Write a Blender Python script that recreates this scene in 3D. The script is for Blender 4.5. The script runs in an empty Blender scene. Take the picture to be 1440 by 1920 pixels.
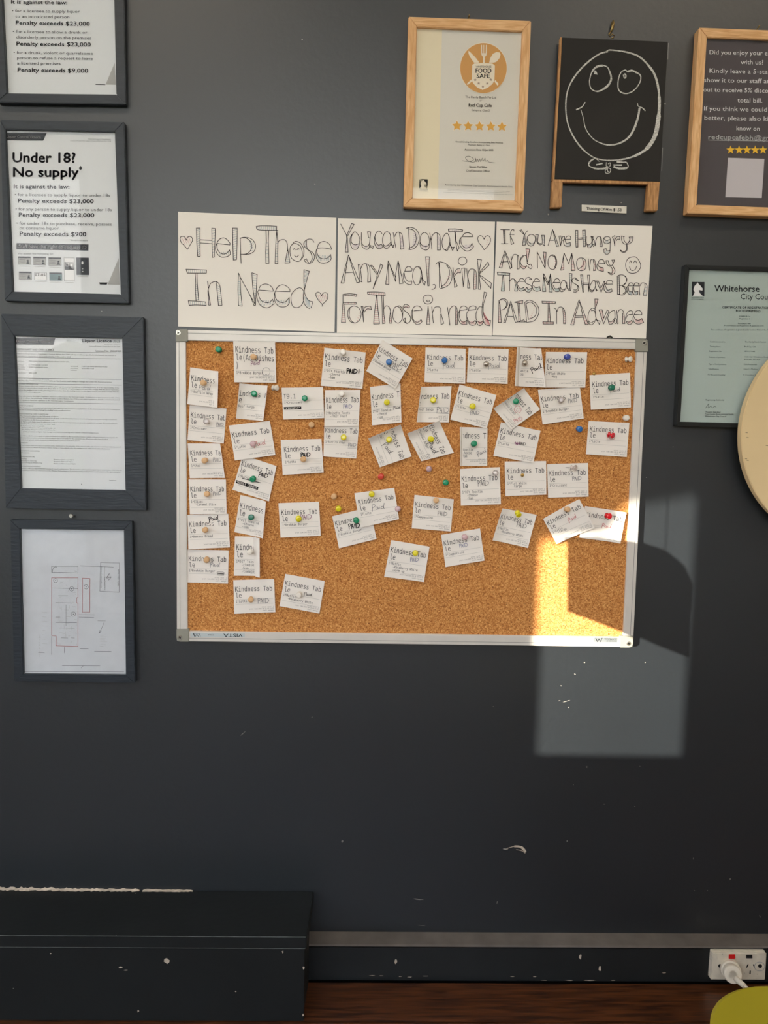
import bpy, bmesh, math, random
from mathutils import Vector, Matrix
random.seed(7)
S = bpy.context.scene
C = S.collection

# ------------------------------------------------------------------ camera
FPX = 1558.0
PITCH, YAW, ROLL = -0.107, 0.024, 0.020
CAMY = -1.6178
CAMZ = 1.133
def cam_axes():
    cp, sp = math.cos(PITCH), math.sin(PITCH); cy, sy = math.cos(YAW), math.sin(YAW)
    f = Vector((sy*cp, cy*cp, sp)); r = Vector((cy, -sy, 0)); u = r.cross(f)
    return math.cos(ROLL)*r + math.sin(ROLL)*u, -math.sin(ROLL)*r + math.cos(ROLL)*u, f
AR, AU, AF = cam_axes()
cd = bpy.data.cameras.new('camera'); cam = bpy.data.objects.new('camera', cd); C.objects.link(cam)
cd.sensor_fit = 'HORIZONTAL'; cd.sensor_width = 36; cd.lens = 36*FPX/1440; cd.clip_start = 0.02
m = Matrix.Identity(4)
for i in range(3):
    m[i][0] = AR[i]; m[i][1] = AU[i]; m[i][2] = -AF[i]
m[0][3], m[1][3], m[2][3] = 0, CAMY, CAMZ
cam.matrix_world = m
S.camera = cam
S.view_settings.view_transform = 'Standard'; S.view_settings.look = 'None'
S.view_settings.gamma = 1; S.view_settings.use_curve_mapping = False
S.view_settings.exposure = 0.6

# ------------------------------------------------------------------ world (afternoon sky) and low sun
W = bpy.data.worlds.new('sky'); S.world = W; W.use_nodes = True
wn, wl = W.node_tree.nodes, W.node_tree.links
wn.clear()
wo = wn.new('ShaderNodeOutputWorld'); bg = wn.new('ShaderNodeBackground')
tc = wn.new('ShaderNodeTexCoord'); sx = wn.new('ShaderNodeSeparateXYZ'); cr = wn.new('ShaderNodeValToRGB')
wl.new(tc.outputs['Generated'], sx.inputs[0]); wl.new(sx.outputs['Z'], cr.inputs[0])
e = cr.color_ramp.elements
e[0].position = 0.0; e[0].color = (1.0, .95, .88, 1)
e[1].position = 0.7; e[1].color = (.55, .74, 1.0, 1)
e2 = cr.color_ramp.elements.new(0.25); e2.color = (.90, .93, .96, 1)
wl.new(cr.outputs[0], bg.inputs[0]); bg.inputs[1].default_value = 4.9
wl.new(bg.outputs[0], wo.inputs[0])
AZ, EL = math.radians(45), math.radians(7)
SUND = Vector((math.sin(AZ)*math.cos(EL), math.cos(AZ)*math.cos(EL), -math.sin(EL)))
sl = bpy.data.lights.new('sun', 'SUN'); so = bpy.data.objects.new('sun', sl); C.objects.link(so)
sl.energy = 12.0; sl.angle = math.radians(0.24); sl.color = (1.0, .93, .78)
so.rotation_euler = SUND.to_track_quat('-Z', 'Y').to_euler(); so.location = (-6, -8, 3)

# ------------------------------------------------------------------ pixel helpers (photo points -> real planes)
def ray(px, py):
    return AF + AR*((px-720)/FPX) + AU*((960-py)/FPX)
CP = Vector((0, CAMY, CAMZ))
def P(px, py, y=0.0):
    d = ray(px, py); t = (y-CAMY)/d.y
    return CP + d*t
def PZ(px, py, z):
    d = ray(px, py); t = (z-CAMZ)/d.z
    return CP + d*t

# ------------------------------------------------------------------ materials
def s2l(c):
    return tuple((v/255/12.92) if v/255 <= .04045 else ((v/255+.055)/1.055)**2.4 for v in c)
MATS = {}
def mat(name, col, rough=.6, metal=0, spec=.5, bump=0, bscale=200, var=0, vscale=8, aniso=None, coat=0, trans=0, randobj=0):
    if name in MATS: return MATS[name]
    m = bpy.data.materials.new(name); m.use_nodes = True; MATS[name] = m
    n, l = m.node_tree.nodes, m.node_tree.links
    b = n['Principled BSDF']
    c = s2l(col)+(1,)
    b.inputs['Base Color'].default_value = c
    b.inputs['Roughness'].default_value = rough; b.inputs['Metallic'].default_value = metal
    b.inputs['Specular IOR Level'].default_value = spec
    b.inputs['Coat Weight'].default_value = coat
    b.inputs['Transmission Weight'].default_value = trans
    t = n.new('ShaderNodeTexCoord'); mp = n.new('ShaderNodeMapping'); l.new(t.outputs['Object'], mp.inputs[0])
    if aniso: mp.inputs['Scale'].default_value = aniso
    if var or randobj:
        nz = n.new('ShaderNodeTexNoise'); nz.inputs['Scale'].default_value = vscale; nz.inputs['Detail'].default_value = 6
        l.new(mp.outputs[0], nz.inputs['Vector'])
        r = n.new('ShaderNodeMapRange'); r.inputs['From Min'].default_value = .3; r.inputs['From Max'].default_value = .7
        r.inputs['To Min'].default_value = 1-var; r.inputs['To Max'].default_value = 1+var
        l.new(nz.outputs[0], r.inputs['Value'])
        hv = n.new('ShaderNodeHueSaturation'); hv.inputs['Color'].default_value = c
        if randobj:
            oi = n.new('ShaderNodeObjectInfo'); r2 = n.new('ShaderNodeMapRange')
            r2.inputs['To Min'].default_value = 1-randobj; r2.inputs['To Max'].default_value = 1+randobj
            l.new(oi.outputs['Random'], r2.inputs['Value'])
            mu = n.new('ShaderNodeMath'); mu.operation = 'MULTIPLY'
            l.new(r.outputs[0], mu.inputs[0]); l.new(r2.outputs[0], mu.inputs[1]); l.new(mu.outputs[0], hv.inputs['Value'])
        else:
            l.new(r.outputs[0], hv.inputs['Value'])
        l.new(hv.outputs[0], b.inputs['Base Color'])
    if bump:
        nb = n.new('ShaderNodeTexNoise'); nb.inputs['Scale'].default_value = bscale; nb.inputs['Detail'].default_value = 4
        l.new(mp.outputs[0], nb.inputs['Vector'])
        bp = n.new('ShaderNodeBump'); bp.inputs['Strength'].default_value = bump; bp.inputs['Distance'].default_value = .002
        l.new(nb.outputs[0], bp.inputs['Height']); l.new(bp.outputs[0], b.inputs['Normal'])
    return m
def speckle(m, scale, thr, col, size=.08):
    """little chips of another colour on top of the base colour"""
    n, l = m.node_tree.nodes, m.node_tree.links
    b = n['Principled BSDF']
    t = n.new('ShaderNodeTexCoord'); v = n.new('ShaderNodeTexVoronoi'); v.inputs['Scale'].default_value = scale
    l.new(t.outputs['Object'], v.inputs['Vector'])
    a = n.new('ShaderNodeMath'); a.operation = 'LESS_THAN'; a.inputs[1].default_value = size; l.new(v.outputs['Distance'], a.inputs[0])
    sc = n.new('ShaderNodeSeparateColor'); l.new(v.outputs['Color'], sc.inputs[0])
    g = n.new('ShaderNodeMath'); g.operation = 'GREATER_THAN'; g.inputs[1].default_value = thr; l.new(sc.outputs[0], g.inputs[0])
    mu = n.new('ShaderNodeMath'); mu.operation = 'MULTIPLY'; l.new(a.outputs[0], mu.inputs[0]); l.new(g.outputs[0], mu.inputs[1])
    mx = n.new('ShaderNodeMix'); mx.data_type = 'RGBA'; mx.inputs['B'].default_value = s2l(col)+(1,)
    src = b.inputs['Base Color'].links
    if src: l.new(src[0].from_socket, mx.inputs['A'])
    else: mx.inputs['A'].default_value = b.inputs['Base Color'].default_value
    l.new(mu.outputs[0], mx.inputs['Factor']); l.new(mx.outputs['Result'], b.inputs['Base Color'])
def cork_mat():
    m = bpy.data.materials.new('cork'); m.use_nodes = True
    n, l = m.node_tree.nodes, m.node_tree.links; b = n['Principled BSDF']
    t = n.new('ShaderNodeTexCoord')
    v = n.new('ShaderNodeTexVoronoi'); v.inputs['Scale'].default_value = 520; l.new(t.outputs['Object'], v.inputs['Vector'])
    sc = n.new('ShaderNodeSeparateColor'); l.new(v.outputs['Color'], sc.inputs[0])
    nz = n.new('ShaderNodeTexNoise'); nz.inputs['Scale'].default_value = 330; nz.inputs['Detail'].default_value = 5; l.new(t.outputs['Object'], nz.inputs['Vector'])
    ad = n.new('ShaderNodeMath'); ad.operation = 'MULTIPLY_ADD'; ad.inputs[1].default_value = .45
    l.new(sc.outputs[0], ad.inputs[0])
    ms = n.new('ShaderNodeMath'); ms.operation = 'MULTIPLY'; ms.inputs[1].default_value = .6; l.new(nz.outputs[0], ms.inputs[0])
    l.new(ms.outputs[0], ad.inputs[2])
    cr = n.new('ShaderNodeValToRGB'); l.new(ad.outputs[0], cr.inputs[0])
    el = cr.color_ramp.elements
    el[0].position = .12; el[0].color = s2l((112, 62, 26))+(1,)
    el[1].position = .86; el[1].color = s2l((238, 190, 126))+(1,)
    for p, c in ((.27, (158, 96, 48)), (.45, (192, 128, 70)), (.62, (208, 145, 84)), (.75, (224, 166, 100))):
        q = cr.color_ramp.elements.new(p); q.color = s2l(c)+(1,)
    v2 = n.new('ShaderNodeTexVoronoi'); v2.inputs['Scale'].default_value = 170; l.new(t.outputs['Object'], v2.inputs['Vector'])
    s2 = n.new('ShaderNodeSeparateColor'); l.new(v2.outputs['Color'], s2.inputs[0])
    g = n.new('ShaderNodeMath'); g.operation = 'GREATER_THAN'; g.inputs[1].default_value = .62; l.new(s2.outputs[0], g.inputs[0])
    a = n.new('ShaderNodeMath'); a.operation = 'LESS_THAN'; a.inputs[1].default_value = .2; l.new(v2.outputs['Distance'], a.inputs[0])
    mu = n.new('ShaderNodeMath'); mu.operation = 'MULTIPLY'; l.new(a.outputs[0], mu.inputs[0]); l.new(g.outputs[0], mu.inputs[1])
    m7 = n.new('ShaderNodeMath'); m7.operation = 'MULTIPLY'; m7.inputs[1].default_value = .7; l.new(mu.outputs[0], m7.inputs[0])
    mx = n.new('ShaderNodeMix'); mx.data_type = 'RGBA'; mx.inputs['B'].default_value = s2l((105, 58, 28))+(1,)
    l.new(m7.outputs[0], mx.inputs['Factor']); l.new(cr.outputs[0], mx.inputs['A']); l.new(mx.outputs['Result'], b.inputs['Base Color'])
    b.inputs['Roughness'].default_value = .9; b.inputs['Specular IOR Level'].default_value = .15
    bp = n.new('ShaderNodeBump'); bp.inputs['Strength'].default_value = .5; bp.inputs['Distance'].default_value = .0008
    l.new(ad.outputs[0], bp.inputs['Height']); l.new(bp.outputs[0], b.inputs['Normal'])
    return m
def wood_mat(name, c1, c2, sc=(3, 30, 30), rough=.5, spec=.4, randobj=0, wave=18):
    m = bpy.data.materials.new(name); m.use_nodes = True
    n, l = m.node_tree.nodes, m.node_tree.links; b = n['Principled BSDF']
    t = n.new('ShaderNodeTexCoord'); mp = n.new('ShaderNodeMapping'); mp.inputs['Scale'].default_value = sc
    l.new(t.outputs['Object'], mp.inputs[0])
    nz = n.new('ShaderNodeTexNoise'); nz.inputs['Scale'].default_value = wave; nz.inputs['Detail'].default_value = 8; nz.inputs['Distortion'].default_value = .6
    l.new(mp.outputs[0], nz.inputs['Vector'])
    if randobj:
        oi = n.new('ShaderNodeObjectInfo'); cx = n.new('ShaderNodeCombineXYZ'); mm = n.new('ShaderNodeMath'); mm.operation = 'MULTIPLY'; mm.inputs[1].default_value = 37
        l.new(oi.outputs['Random'], mm.inputs[0]); l.new(mm.outputs[0], cx.inputs[0]); l.new(cx.outputs[0], mp.inputs['Location'])
    cr = n.new('ShaderNodeValToRGB'); l.new(nz.outputs[0], cr.inputs[0])
    cr.color_ramp.elements[0].position = .35; cr.color_ramp.elements[0].color = s2l(c1)+(1,)
    cr.color_ramp.elements[1].position = .66; cr.color_ramp.elements[1].color = s2l(c2)+(1,)
    l.new(cr.outputs[0], b.inputs['Base Color'])
    b.inputs['Roughness'].default_value = rough; b.inputs['Specular IOR Level'].default_value = spec
    bp = n.new('ShaderNodeBump'); bp.inputs['Strength'].default_value = .25; bp.inputs['Distance'].default_value = .001
    l.new(nz.outputs[0], bp.inputs['Height']); l.new(bp.outputs[0], b.inputs['Normal'])
    return m
def glass_mat(name, ior=1.45, tint=(1, 1, 1)):
    m = bpy.data.materials.new(name); m.use_nodes = True
    n, l = m.node_tree.nodes, m.node_tree.links; n.clear()
    o = n.new('ShaderNodeOutputMaterial'); mx = n.new('ShaderNodeMixShader'); lw = n.new('ShaderNodeLayerWeight'); lw.inputs['Blend'].default_value = .5
    pw_ = n.new('ShaderNodeMath'); pw_.operation = 'POWER'; pw_.inputs[1].default_value = 5; l.new(lw.outputs['Facing'], pw_.inputs[0])
    fr = n.new('ShaderNodeMath'); fr.operation = 'MULTIPLY_ADD'; fr.inputs[1].default_value = .95; fr.inputs[2].default_value = ((ior-1)/(ior+1))**2; l.new(pw_.outputs[0], fr.inputs[0])
    tr = n.new('ShaderNodeBsdfTransparent'); tr.inputs[0].default_value = tint+(1,)
    gl = n.new('ShaderNodeBsdfGlossy'); gl.inputs['Roughness'].default_value = .015
    l.new(fr.outputs[0], mx.inputs[0]); l.new(tr.outputs[0], mx.inputs[1]); l.new(gl.outputs[0], mx.inputs[2]); l.new(mx.outputs[0], o.inputs[0])
    return m
def ink(name, col): return mat('ink_'+name, col, .9, spec=.1)

M_wall = mat('charcoal_wall_paint', (25, 30, 35), .42, spec=.95, bump=.16, bscale=90, var=.10, vscale=3)
speckle(M_wall, 16, .8, (170, 170, 160), .022)
M_skirt = mat('worn_charcoal_skirting_paint', (28, 31, 33), .5, spec=.5, bump=.2, bscale=60, var=.18, vscale=14)
speckle(M_skirt, 30, .72, (150, 145, 125), .04)
M_ledge = mat('dusty_skirting_top', (100, 92, 86), .8, spec=.3, var=.2, vscale=20)
M_bench = mat('scuffed_black_paint', (22, 25, 26), .55, spec=.4, bump=.15, bscale=70, var=.16, vscale=10)
speckle(M_bench, 26, .84, (150, 150, 140), .035)
M_white = mat('white_plaster', (232, 228, 220), .9)
M_frameblk = mat('charcoal_painted_wood', (37, 44, 52), .45, spec=.5, bump=.3, bscale=40, var=.14, vscale=30, aniso=(1, 1, 6))
M_blackframe = mat('black_plastic_frame', (26, 28, 28), .35)
M_oak = wood_mat('pale_oak', (214, 160, 104), (240, 196, 144), (40, 40, 4), .55, wave=6)
M_oakh = wood_mat('pale_oak_across', (214, 160, 104), (240, 196, 144), (4, 40, 40), .55, wave=6)
M_leg = wood_mat('varnished_pine', (160, 112, 66), (206, 156, 102), (60, 60, 8), .5, wave=5)
M_floor = wood_mat('stained_floorboards', (48, 24, 12), (98, 54, 26), (2.5, 34, 34), .32, .5, randobj=1, wave=4)
M_cork = cork_mat()
M_alu = mat('anodised_aluminium', (218, 212, 204), .42, metal=.15, spec=.6, var=.04, vscale=30)
M_cap = mat('grey_plastic_cap', (148, 146, 134), .6)
M_screw = mat('screw_steel', (200, 195, 185), .3, metal=.9)
M_dark = mat('dark_hole', (12, 12, 12), .8)
M_glass = glass_mat('picture_glass', 1.26)
M_winglass = glass_mat('window_glass')
M_paper = mat('poster_paper', (240, 234, 225), .85, spec=.2, bump=.10, bscale=14)
M_rec = mat('thermal_receipt_paper', (238, 231, 223), .7, spec=.3, bump=.05, bscale=40)
M_sheet = mat('printed_sheet_white', (224, 227, 229), .8, spec=.2, bump=.08, bscale=10)
M_cream = mat('cream_certificate_sheet', (236, 228, 208), .8, spec=.2)
M_cream2 = mat('pale_certificate_sheet', (226, 221, 210), .8, spec=.2)
M_plan = mat('plan_sheet', (208, 211, 215), .8, spec=.2, var=.03, vscale=60)
M_cert = mat('registration_sheet', (176, 190, 184), .8, spec=.2)
M_slate = mat('dark_grey_poster', (84, 78, 82), .6, spec=.3)
M_chalkb = mat('chalkboard_black', (48, 46, 44), .8, spec=.25, var=.12, vscale=9)
M_chalk = mat('white_chalk', (205, 203, 197), .95, spec=.05, bump=.8, bscale=500, var=.38, vscale=700)
M_disc = mat('cream_painted_board', (224, 198, 152), .6, spec=.35, var=.05, vscale=6, bump=.06, bscale=60)
M_lime = mat('lime_green_plastic', (158, 146, 26), .5, spec=.4, var=.05, vscale=5)
M_socket = mat('yellowed_white_plastic', (226, 216, 198), .5, var=.10, vscale=60, bump=.1, bscale=120)
speckle(M_socket, 160, .7, (110, 95, 75), .12)
M_plug = mat('white_plug_plastic', (232, 222, 206), .35, var=.05, vscale=40)
M_red = mat('red_switch', (214, 26, 30), .25)
M_brass = mat('old_brass', (176, 150, 96), .4, metal=.8, var=.2, vscale=300)
M_filler = mat('chipped_white_filler', (196, 180, 162), .9, var=.3, vscale=60)
I_black = ink('black', (44, 40, 42)); I_mark = ink('marker', (18, 18, 20)); I_text = ink('receipt_print', (66, 64, 66)); I_foot = ink('footer_print', (112, 108, 106))
I_grey = ink('pen_grey', (112, 110, 116)); I_blue = ink('pen_blue', (88, 92, 140)); I_redpen = ink('pen_red', (196, 88, 96)); I_purple = ink('pen_purple', (140, 84, 120))
I_line = ink('hairline', (196, 192, 186)); I_post = ink('poster_grey', (80, 83, 88)); I_post2 = ink('poster_dark', (50, 54, 60)); I_white = ink('white', (236, 236, 236))
I_gold = ink('gold', (222, 160, 72)); I_star = ink('star_yellow', (250, 200, 70)); I_hb = ink('pencil_blue', (140, 162, 176)); I_hp = ink('pencil_pink', (216, 156, 160))
I_hr = ink('pencil_red', (206, 116, 124)); I_hv = ink('pencil_violet', (186, 168, 192)); I_lgrey = ink('light_grey', (176, 176, 174)); I_planred = ink('plan_red', (170, 96, 96)); I_brown = ink('brown', (86, 76, 66))
I_teal = ink('card_teal', (120, 146, 150)); I_hteal = ink('pencil_teal', (146, 186, 188))

# ------------------------------------------------------------------ object helpers
def tag(o, label=None, cat=None, group=None, kind=None):
    if label: o['label'] = label
    if cat: o['category'] = cat
    if group: o['group'] = group
    if kind: o['kind'] = kind
    return o
def empty(name, loc, label=None, cat=None, group=None, kind=None):
    o = bpy.data.objects.new(name, None); o.location = loc; o.empty_display_size = .02; C.objects.link(o)
    return tag(o, label, cat, group, kind)
class MB:
    def __init__(s): s.v = []; s.f = []; s.m = []; s.mats = []
    def mi(s, m):
        if m not in s.mats: s.mats.append(m)
        return s.mats.index(m)
    def add(s, vs, fs, m):
        o = len(s.v); i = s.mi(m)
        s.v += [tuple(v) for v in vs]
        for f in fs: s.f.append(tuple(o+k for k in f)); s.m.append(i)
    def box(s, a, b, m):
        x0, y0, z0 = a; x1, y1, z1 = b
        vs = [(x0, y0, z0), (x1, y0, z0), (x1, y1, z0), (x0, y1, z0), (x0, y0, z1), (x1, y0, z1), (x1, y1, z1), (x0, y1, z1)]
        s.add(vs, [(0, 3, 2, 1), (4, 5, 6, 7), (0, 1, 5, 4), (1, 2, 6, 5), (2, 3, 7, 6), (3, 0, 4, 7)], m)
    def prism(s, pts, back, m):
        """pts: front outline (3d), back: offset vector"""
        n = len(pts); vs = [Vector(p) for p in pts]+[Vector(p)+Vector(back) for p in pts]
        fs = [tuple(range(n)), tuple(range(2*n-1, n-1, -1))]+[(i, i+n, (i+1) % n+n, (i+1) % n) for i in range(n)]
        s.add(vs, fs, m)
    def tube(s, pts, r, m, n=8, caps=True):
        pts = [Vector(p) for p in pts]; rs = r if isinstance(r, (list, tuple)) else [r]*len(pts)
        vs = []
        for i, p in enumerate(pts):
            d = (pts[min(i+1, len(pts)-1)]-pts[max(i-1, 0)]).normalized()
            a = d.cross(Vector((0, 0, 1)))
            if a.length < .01: a = d.cross(Vector((1, 0, 0)))
            a.normalize(); b = d.cross(a)
            vs += [p+(a*math.cos(t*2*math.pi/n)+b*math.sin(t*2*math.pi/n))*rs[i] for t in range(n)]
        fs = [(i*n+k, i*n+(k+1) % n, (i+1)*n+(k+1) % n, (i+1)*n+k) for i in range(len(pts)-1) for k in range(n)]
        if caps: fs += [tuple(range(n-1, -1, -1)), tuple((len(pts)-1)*n+k for k in range(n))]
        s.add(vs, fs, m)
    def build(s, name, parent=None, origin=None, bevel=0, smooth=False, loc=None):
        o3 = Vector(origin) if origin is not None else (Vector(parent['_o']) if parent is not None and '_o' in parent else Vector((0, 0, 0)))
        me = bpy.data.meshes.new(name); me.from_pydata([tuple(Vector(v)-o3) for v in s.v], [], s.f)
        for m in s.mats: me.materials.append(m)
        me.polygons.foreach_set('material_index', s.m)
        bm = bmesh.new(); bm.from_mesh(me)
        if bevel:
            bmesh.ops.remove_doubles(bm, verts=bm.verts, dist=1e-6)
            bmesh.ops.recalc_face_normals(bm, faces=bm.faces)
            es = [e for e in bm.edges if e.is_manifold and e.calc_face_angle(0) > .5]
            bmesh.ops.bevel(bm, geom=es, offset=bevel, segments=2, affect='EDGES', clamp_overlap=True)
        bm.to_mesh(me); bm.free()
        if smooth: me.polygons.foreach_set('use_smooth', [True]*len(me.polygons))
        me.update()
        o = bpy.data.objects.new(name, me); C.objects.link(o)
        if parent is not None: o.parent = parent
        else: o.location = o3
        o['_o'] = tuple(o3)
        return o
def thing(name, origin, label, cat, group=None):
    o = empty(name, origin, label, cat, group); o['_o'] = tuple(origin); return o
ALLROOTS = []
def root_o(o, origin): o['_o'] = tuple(origin); ALLROOTS.append(o); return o

# ------------------------------------------------------------------ 2d strokes and text
def catmull(pts, k=6):
    if len(pts) < 3: return pts
    closed = (abs(pts[0][0]-pts[-1][0])+abs(pts[0][1]-pts[-1][1])) < 1e-6
    out = []; n = len(pts)
    for i in range(n-1):
        p1, p2 = pts[i], pts[i+1]
        p0 = pts[i-1] if i > 0 else (pts[-2] if closed else p1)
        p3 = pts[i+2] if i+2 < n else (pts[1] if closed else p2)
        for j in range(k):
            t = j/k
            out.append(tuple(.5*((2*p1[a])+(-p0[a]+p2[a])*t+(2*p0[a]-5*p1[a]+4*p2[a]-p3[a])*t*t+(-p0[a]+3*p1[a]-3*p2[a]+p3[a])*t**3) for a in (0, 1)))
    out.append(tuple(pts[-1])); return out
def ribbon(pts, w):
    """2d ribbon -> verts2d, quads"""
    q = [pts[0]]
    for p in pts[1:]:
        if abs(p[0]-q[-1][0])+abs(p[1]-q[-1][1]) > 1e-6: q.append(p)
    pts = q; n = len(pts)
    if n < 2: return [], []
    ws = w if isinstance(w, list) else None
    vs = []
    for i, p in enumerate(pts):
        a = pts[max(i-1, 0)]; b = pts[min(i+1, n-1)]
        dx, dy = b[0]-a[0], b[1]-a[1]; L = math.hypot(dx, dy) or 1
        ww = (ws[int(i*(len(ws)-1)/max(1, n-1))] if ws else w)/2
        nx, ny = -dy/L*ww, dx/L*ww
        vs += [(p[0]+nx, p[1]+ny), (p[0]-nx, p[1]-ny)]
    return vs, [(2*i, 2*i+1, 2*i+3, 2*i+2) for i in range(n-1)]
def polyribbon(pts, w):
    """straight pieces, each its own quad, slightly overlapping at the corners"""
    V, F = [], []
    for a, b in zip(pts[:-1], pts[1:]):
        L = math.hypot(b[0]-a[0], b[1]-a[1]) or 1; ex, ey = (b[0]-a[0])/L*w*.35, (b[1]-a[1])/L*w*.35
        v, f = ribbon([(a[0]-ex, a[1]-ey), (b[0]+ex, b[1]+ey)], w)
        o = len(V); V += v; F += [tuple(k+o for k in t) for t in f]
    return V, F
GL = {}
FONTS = {}
def load_font(name):
    try: return bpy.data.fonts.load(bpy.utils.system_resource('DATAFILES', path='fonts')+'/'+name)
    except Exception: return None
FONTS['mono'] = load_font('DejaVuSansMono.woff2'); FONTS['sans'] = None   # Blender's built-in face
def glyphs(txt, bold=0, res=2, font='sans'):
    key = (txt, bold, res, font)
    if key in GL: return GL[key]
    cu = bpy.data.curves.new('t', 'FONT'); cu.body = txt; cu.resolution_u = res; cu.fill_mode = 'FRONT'; cu.size = 1
    cu.offset = bold*(.75 if FONTS.get(font) else 1)
    if FONTS.get(font): cu.font = FONTS[font]
    ob = bpy.data.objects.new('t', cu); C.objects.link(ob)
    dg = bpy.context.evaluated_depsgraph_get()
    me = ob.evaluated_get(dg).to_mesh()
    vs = [(v.co.x, v.co.y) for v in me.vertices]; fs = [tuple(p.vertices) for p in me.polygons]
    ob.evaluated_get(dg).to_mesh_clear(); bpy.data.objects.remove(ob); bpy.data.curves.remove(cu)
    xs = [v[0] for v in vs] or [0, 1]
    GL[key] = (vs, fs, min(xs), max(xs)); return GL[key]
CAPH = 0.5087 if FONTS.get('sans') else .682
def text2d(txt, p0, p1, cap, bold=0, res=2):
    """text fitted between two baseline points (y down)"""
    vs, fs, a, b = glyphs(txt, 0, res)
    dx, dy = p1[0]-p0[0], p1[1]-p0[1]; L = math.hypot(dx, dy); ux, uy = dx/L, dy/L
    sx = L/(b-a); sy = cap/CAPH; out, F = [], []; q = bold*cap*1.25
    # a bold face is the same outline laid down a few times, slightly apart
    for ox, oy in (((0, 0), (q, 0), (-q, 0), (0, q), (0, -q)) if bold > .005 else ((0, 0),)):
        o = len(out); out += [(p0[0]+ox+ux*(x-a)*sx+uy*y*sy, p0[1]+oy+uy*(x-a)*sx-ux*y*sy) for x, y in vs]
        F += [tuple(k+o for k in f) for f in fs]
    return out, F
def mono2d(txt, x, y, pitch, cap, bold=0, res=2, fit=.92, xr=.80):
    V, F = [], []; ok = FONTS.get('mono') is not None
    for i, ch in enumerate(txt):
        if ch == ' ': continue
        vs, fs, a, b = glyphs(ch, bold, res, 'mono')
        if not vs: continue
        o = len(V)
        if ok:
            sx, sy = pitch/.4293, cap/.5198
            V += [(x+pitch*i+vx*sx, y-vy*sy) for vx, vy in vs]
        else:
            sy = cap/.682; s = min(sy*xr, pitch*fit/max(b-a, .01)); cx = x+pitch*(i+.5)
            V += [(cx+(vx-(a+b)/2)*s, y-vy*sy) for vx, vy in vs]
        F += [tuple(k+o for k in f) for f in fs]
    return V, F
def star2d(cx, cy, r, k=.42, rot=0):
    pts = [(cx+math.sin(i*math.pi/5+rot)*(r if i % 2 == 0 else r*k), cy-math.cos(i*math.pi/5+rot)*(r if i % 2 == 0 else r*k)) for i in range(10)]
    return pts
class Ink:
    """collects flat 2d print (pixel coordinates of the sheet) and lays it on the sheet's surface"""
    def __init__(s, surf): s.surf = surf; s.mb = MB()
    def raw(s, V, F, m): s.mb.add([s.surf(x, y) for x, y in V], F, m)
    def text(s, t, x0, y0, x1, y1, cap, m, bold=0, res=2): s.raw(*text2d(t, (x0, y0), (x1, y1), cap, bold, res), m)
    def line(s, pts, w, m): s.raw(*polyribbon(pts, w), m)
    def curve(s, pts, w, m, k=6): s.raw(*ribbon(catmull(pts, k), w), m)
    def poly(s, pts, m): s.raw(pts, [tuple(range(len(pts)))], m)
    def disc(s, cx, cy, rx, ry, m, n=40): s.poly([(cx+rx*math.cos(i*2*math.pi/n), cy+ry*math.sin(i*2*math.pi/n)) for i in range(n)], m)
    def ring(s, cx, cy, rx, ry, w, m, n=28): s.raw(*ribbon([(cx+rx*math.cos(i*2*math.pi/n), cy+ry*math.sin(i*2*math.pi/n)) for i in range(n+1)], w), m)
def sheet_surf(y, step=.0004):
    cnt = [0]
    def f(px, py): return P(px, py, y)
    return f

# ------------------------------------------------------------------ room shell
Z_FLOOR = 0.0
RX0, RX1, RY0, H = -3.5, 3.2, -3.2, 2.75
# sun patch on the wall, traced back to a window in the front wall (parallel to the notice wall)
pa = P(1007, 1416, 0); pb = P(1307, 915, 0)
def back(p, y): t = (y-p.y)/SUND.y; return p+SUND*t
wa, wb = back(pa, RY0), back(pb, RY0)
WX0, WX1, WZ0, WZ1 = wa.x-.05, wb.x, wa.z, wb.z+.009
mb = MB(); mb.box((RX0-.15, 0, -.1), (RX1+.15, .15, H+.1), M_wall)
wall = tag(mb.build('wall_back'), 'charcoal painted wall covered with notices', kind='structure')
def wall_with_holes(name, axis, c0, c1, a0, a1, holes, m, z0=-.1, z1=H+.1):
    """wall slab with rectangular openings"""
    mb = MB(); hs = sorted(holes); cur = a0
    def bx(p, q, zz0, zz1):
        if axis == 'x': mb.box((c0, p, zz0), (c1, q, zz1), m)
        else: mb.box((p, c0, zz0), (q, c1, zz1), m)
    for h in hs:
        bx(cur, h[0], z0, z1); bx(h[0], h[1], z0, h[2]); bx(h[0], h[1], h[3], z1); cur = h[1]
    bx(cur, a1, z0, z1)
    return tag(mb.build(name), kind='structure')
wall_with_holes('wall_left', 'x', RX0-.15, RX0, RY0, 0, [(-2.7, -.7, 1.15, 2.4)], M_white)
BH = [(WX0, WX1, WZ0, WZ1), (-2.05, -1.56, .22, 2.5), (-1.25, .75, 1.12, 2.5)]
wall_with_holes('wall_front', 'y', RY0-.05, RY0, RX0-.15, RX1+.15, BH, M_white)
mb = MB(); mb.box((RX1, RY0, -.1), (RX1+.15, 0, H+.1), M_white); tag(mb.build('wall_right'), kind='structure')
mb = MB(); mb.box((RX0-.15, RY0-.05, H), (RX1+.15, .15, H+.1), M_white); tag(mb.build('ceiling'), kind='structure')
M_sash = mat('window_sash_dark', (60, 62, 66), .5)
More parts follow.
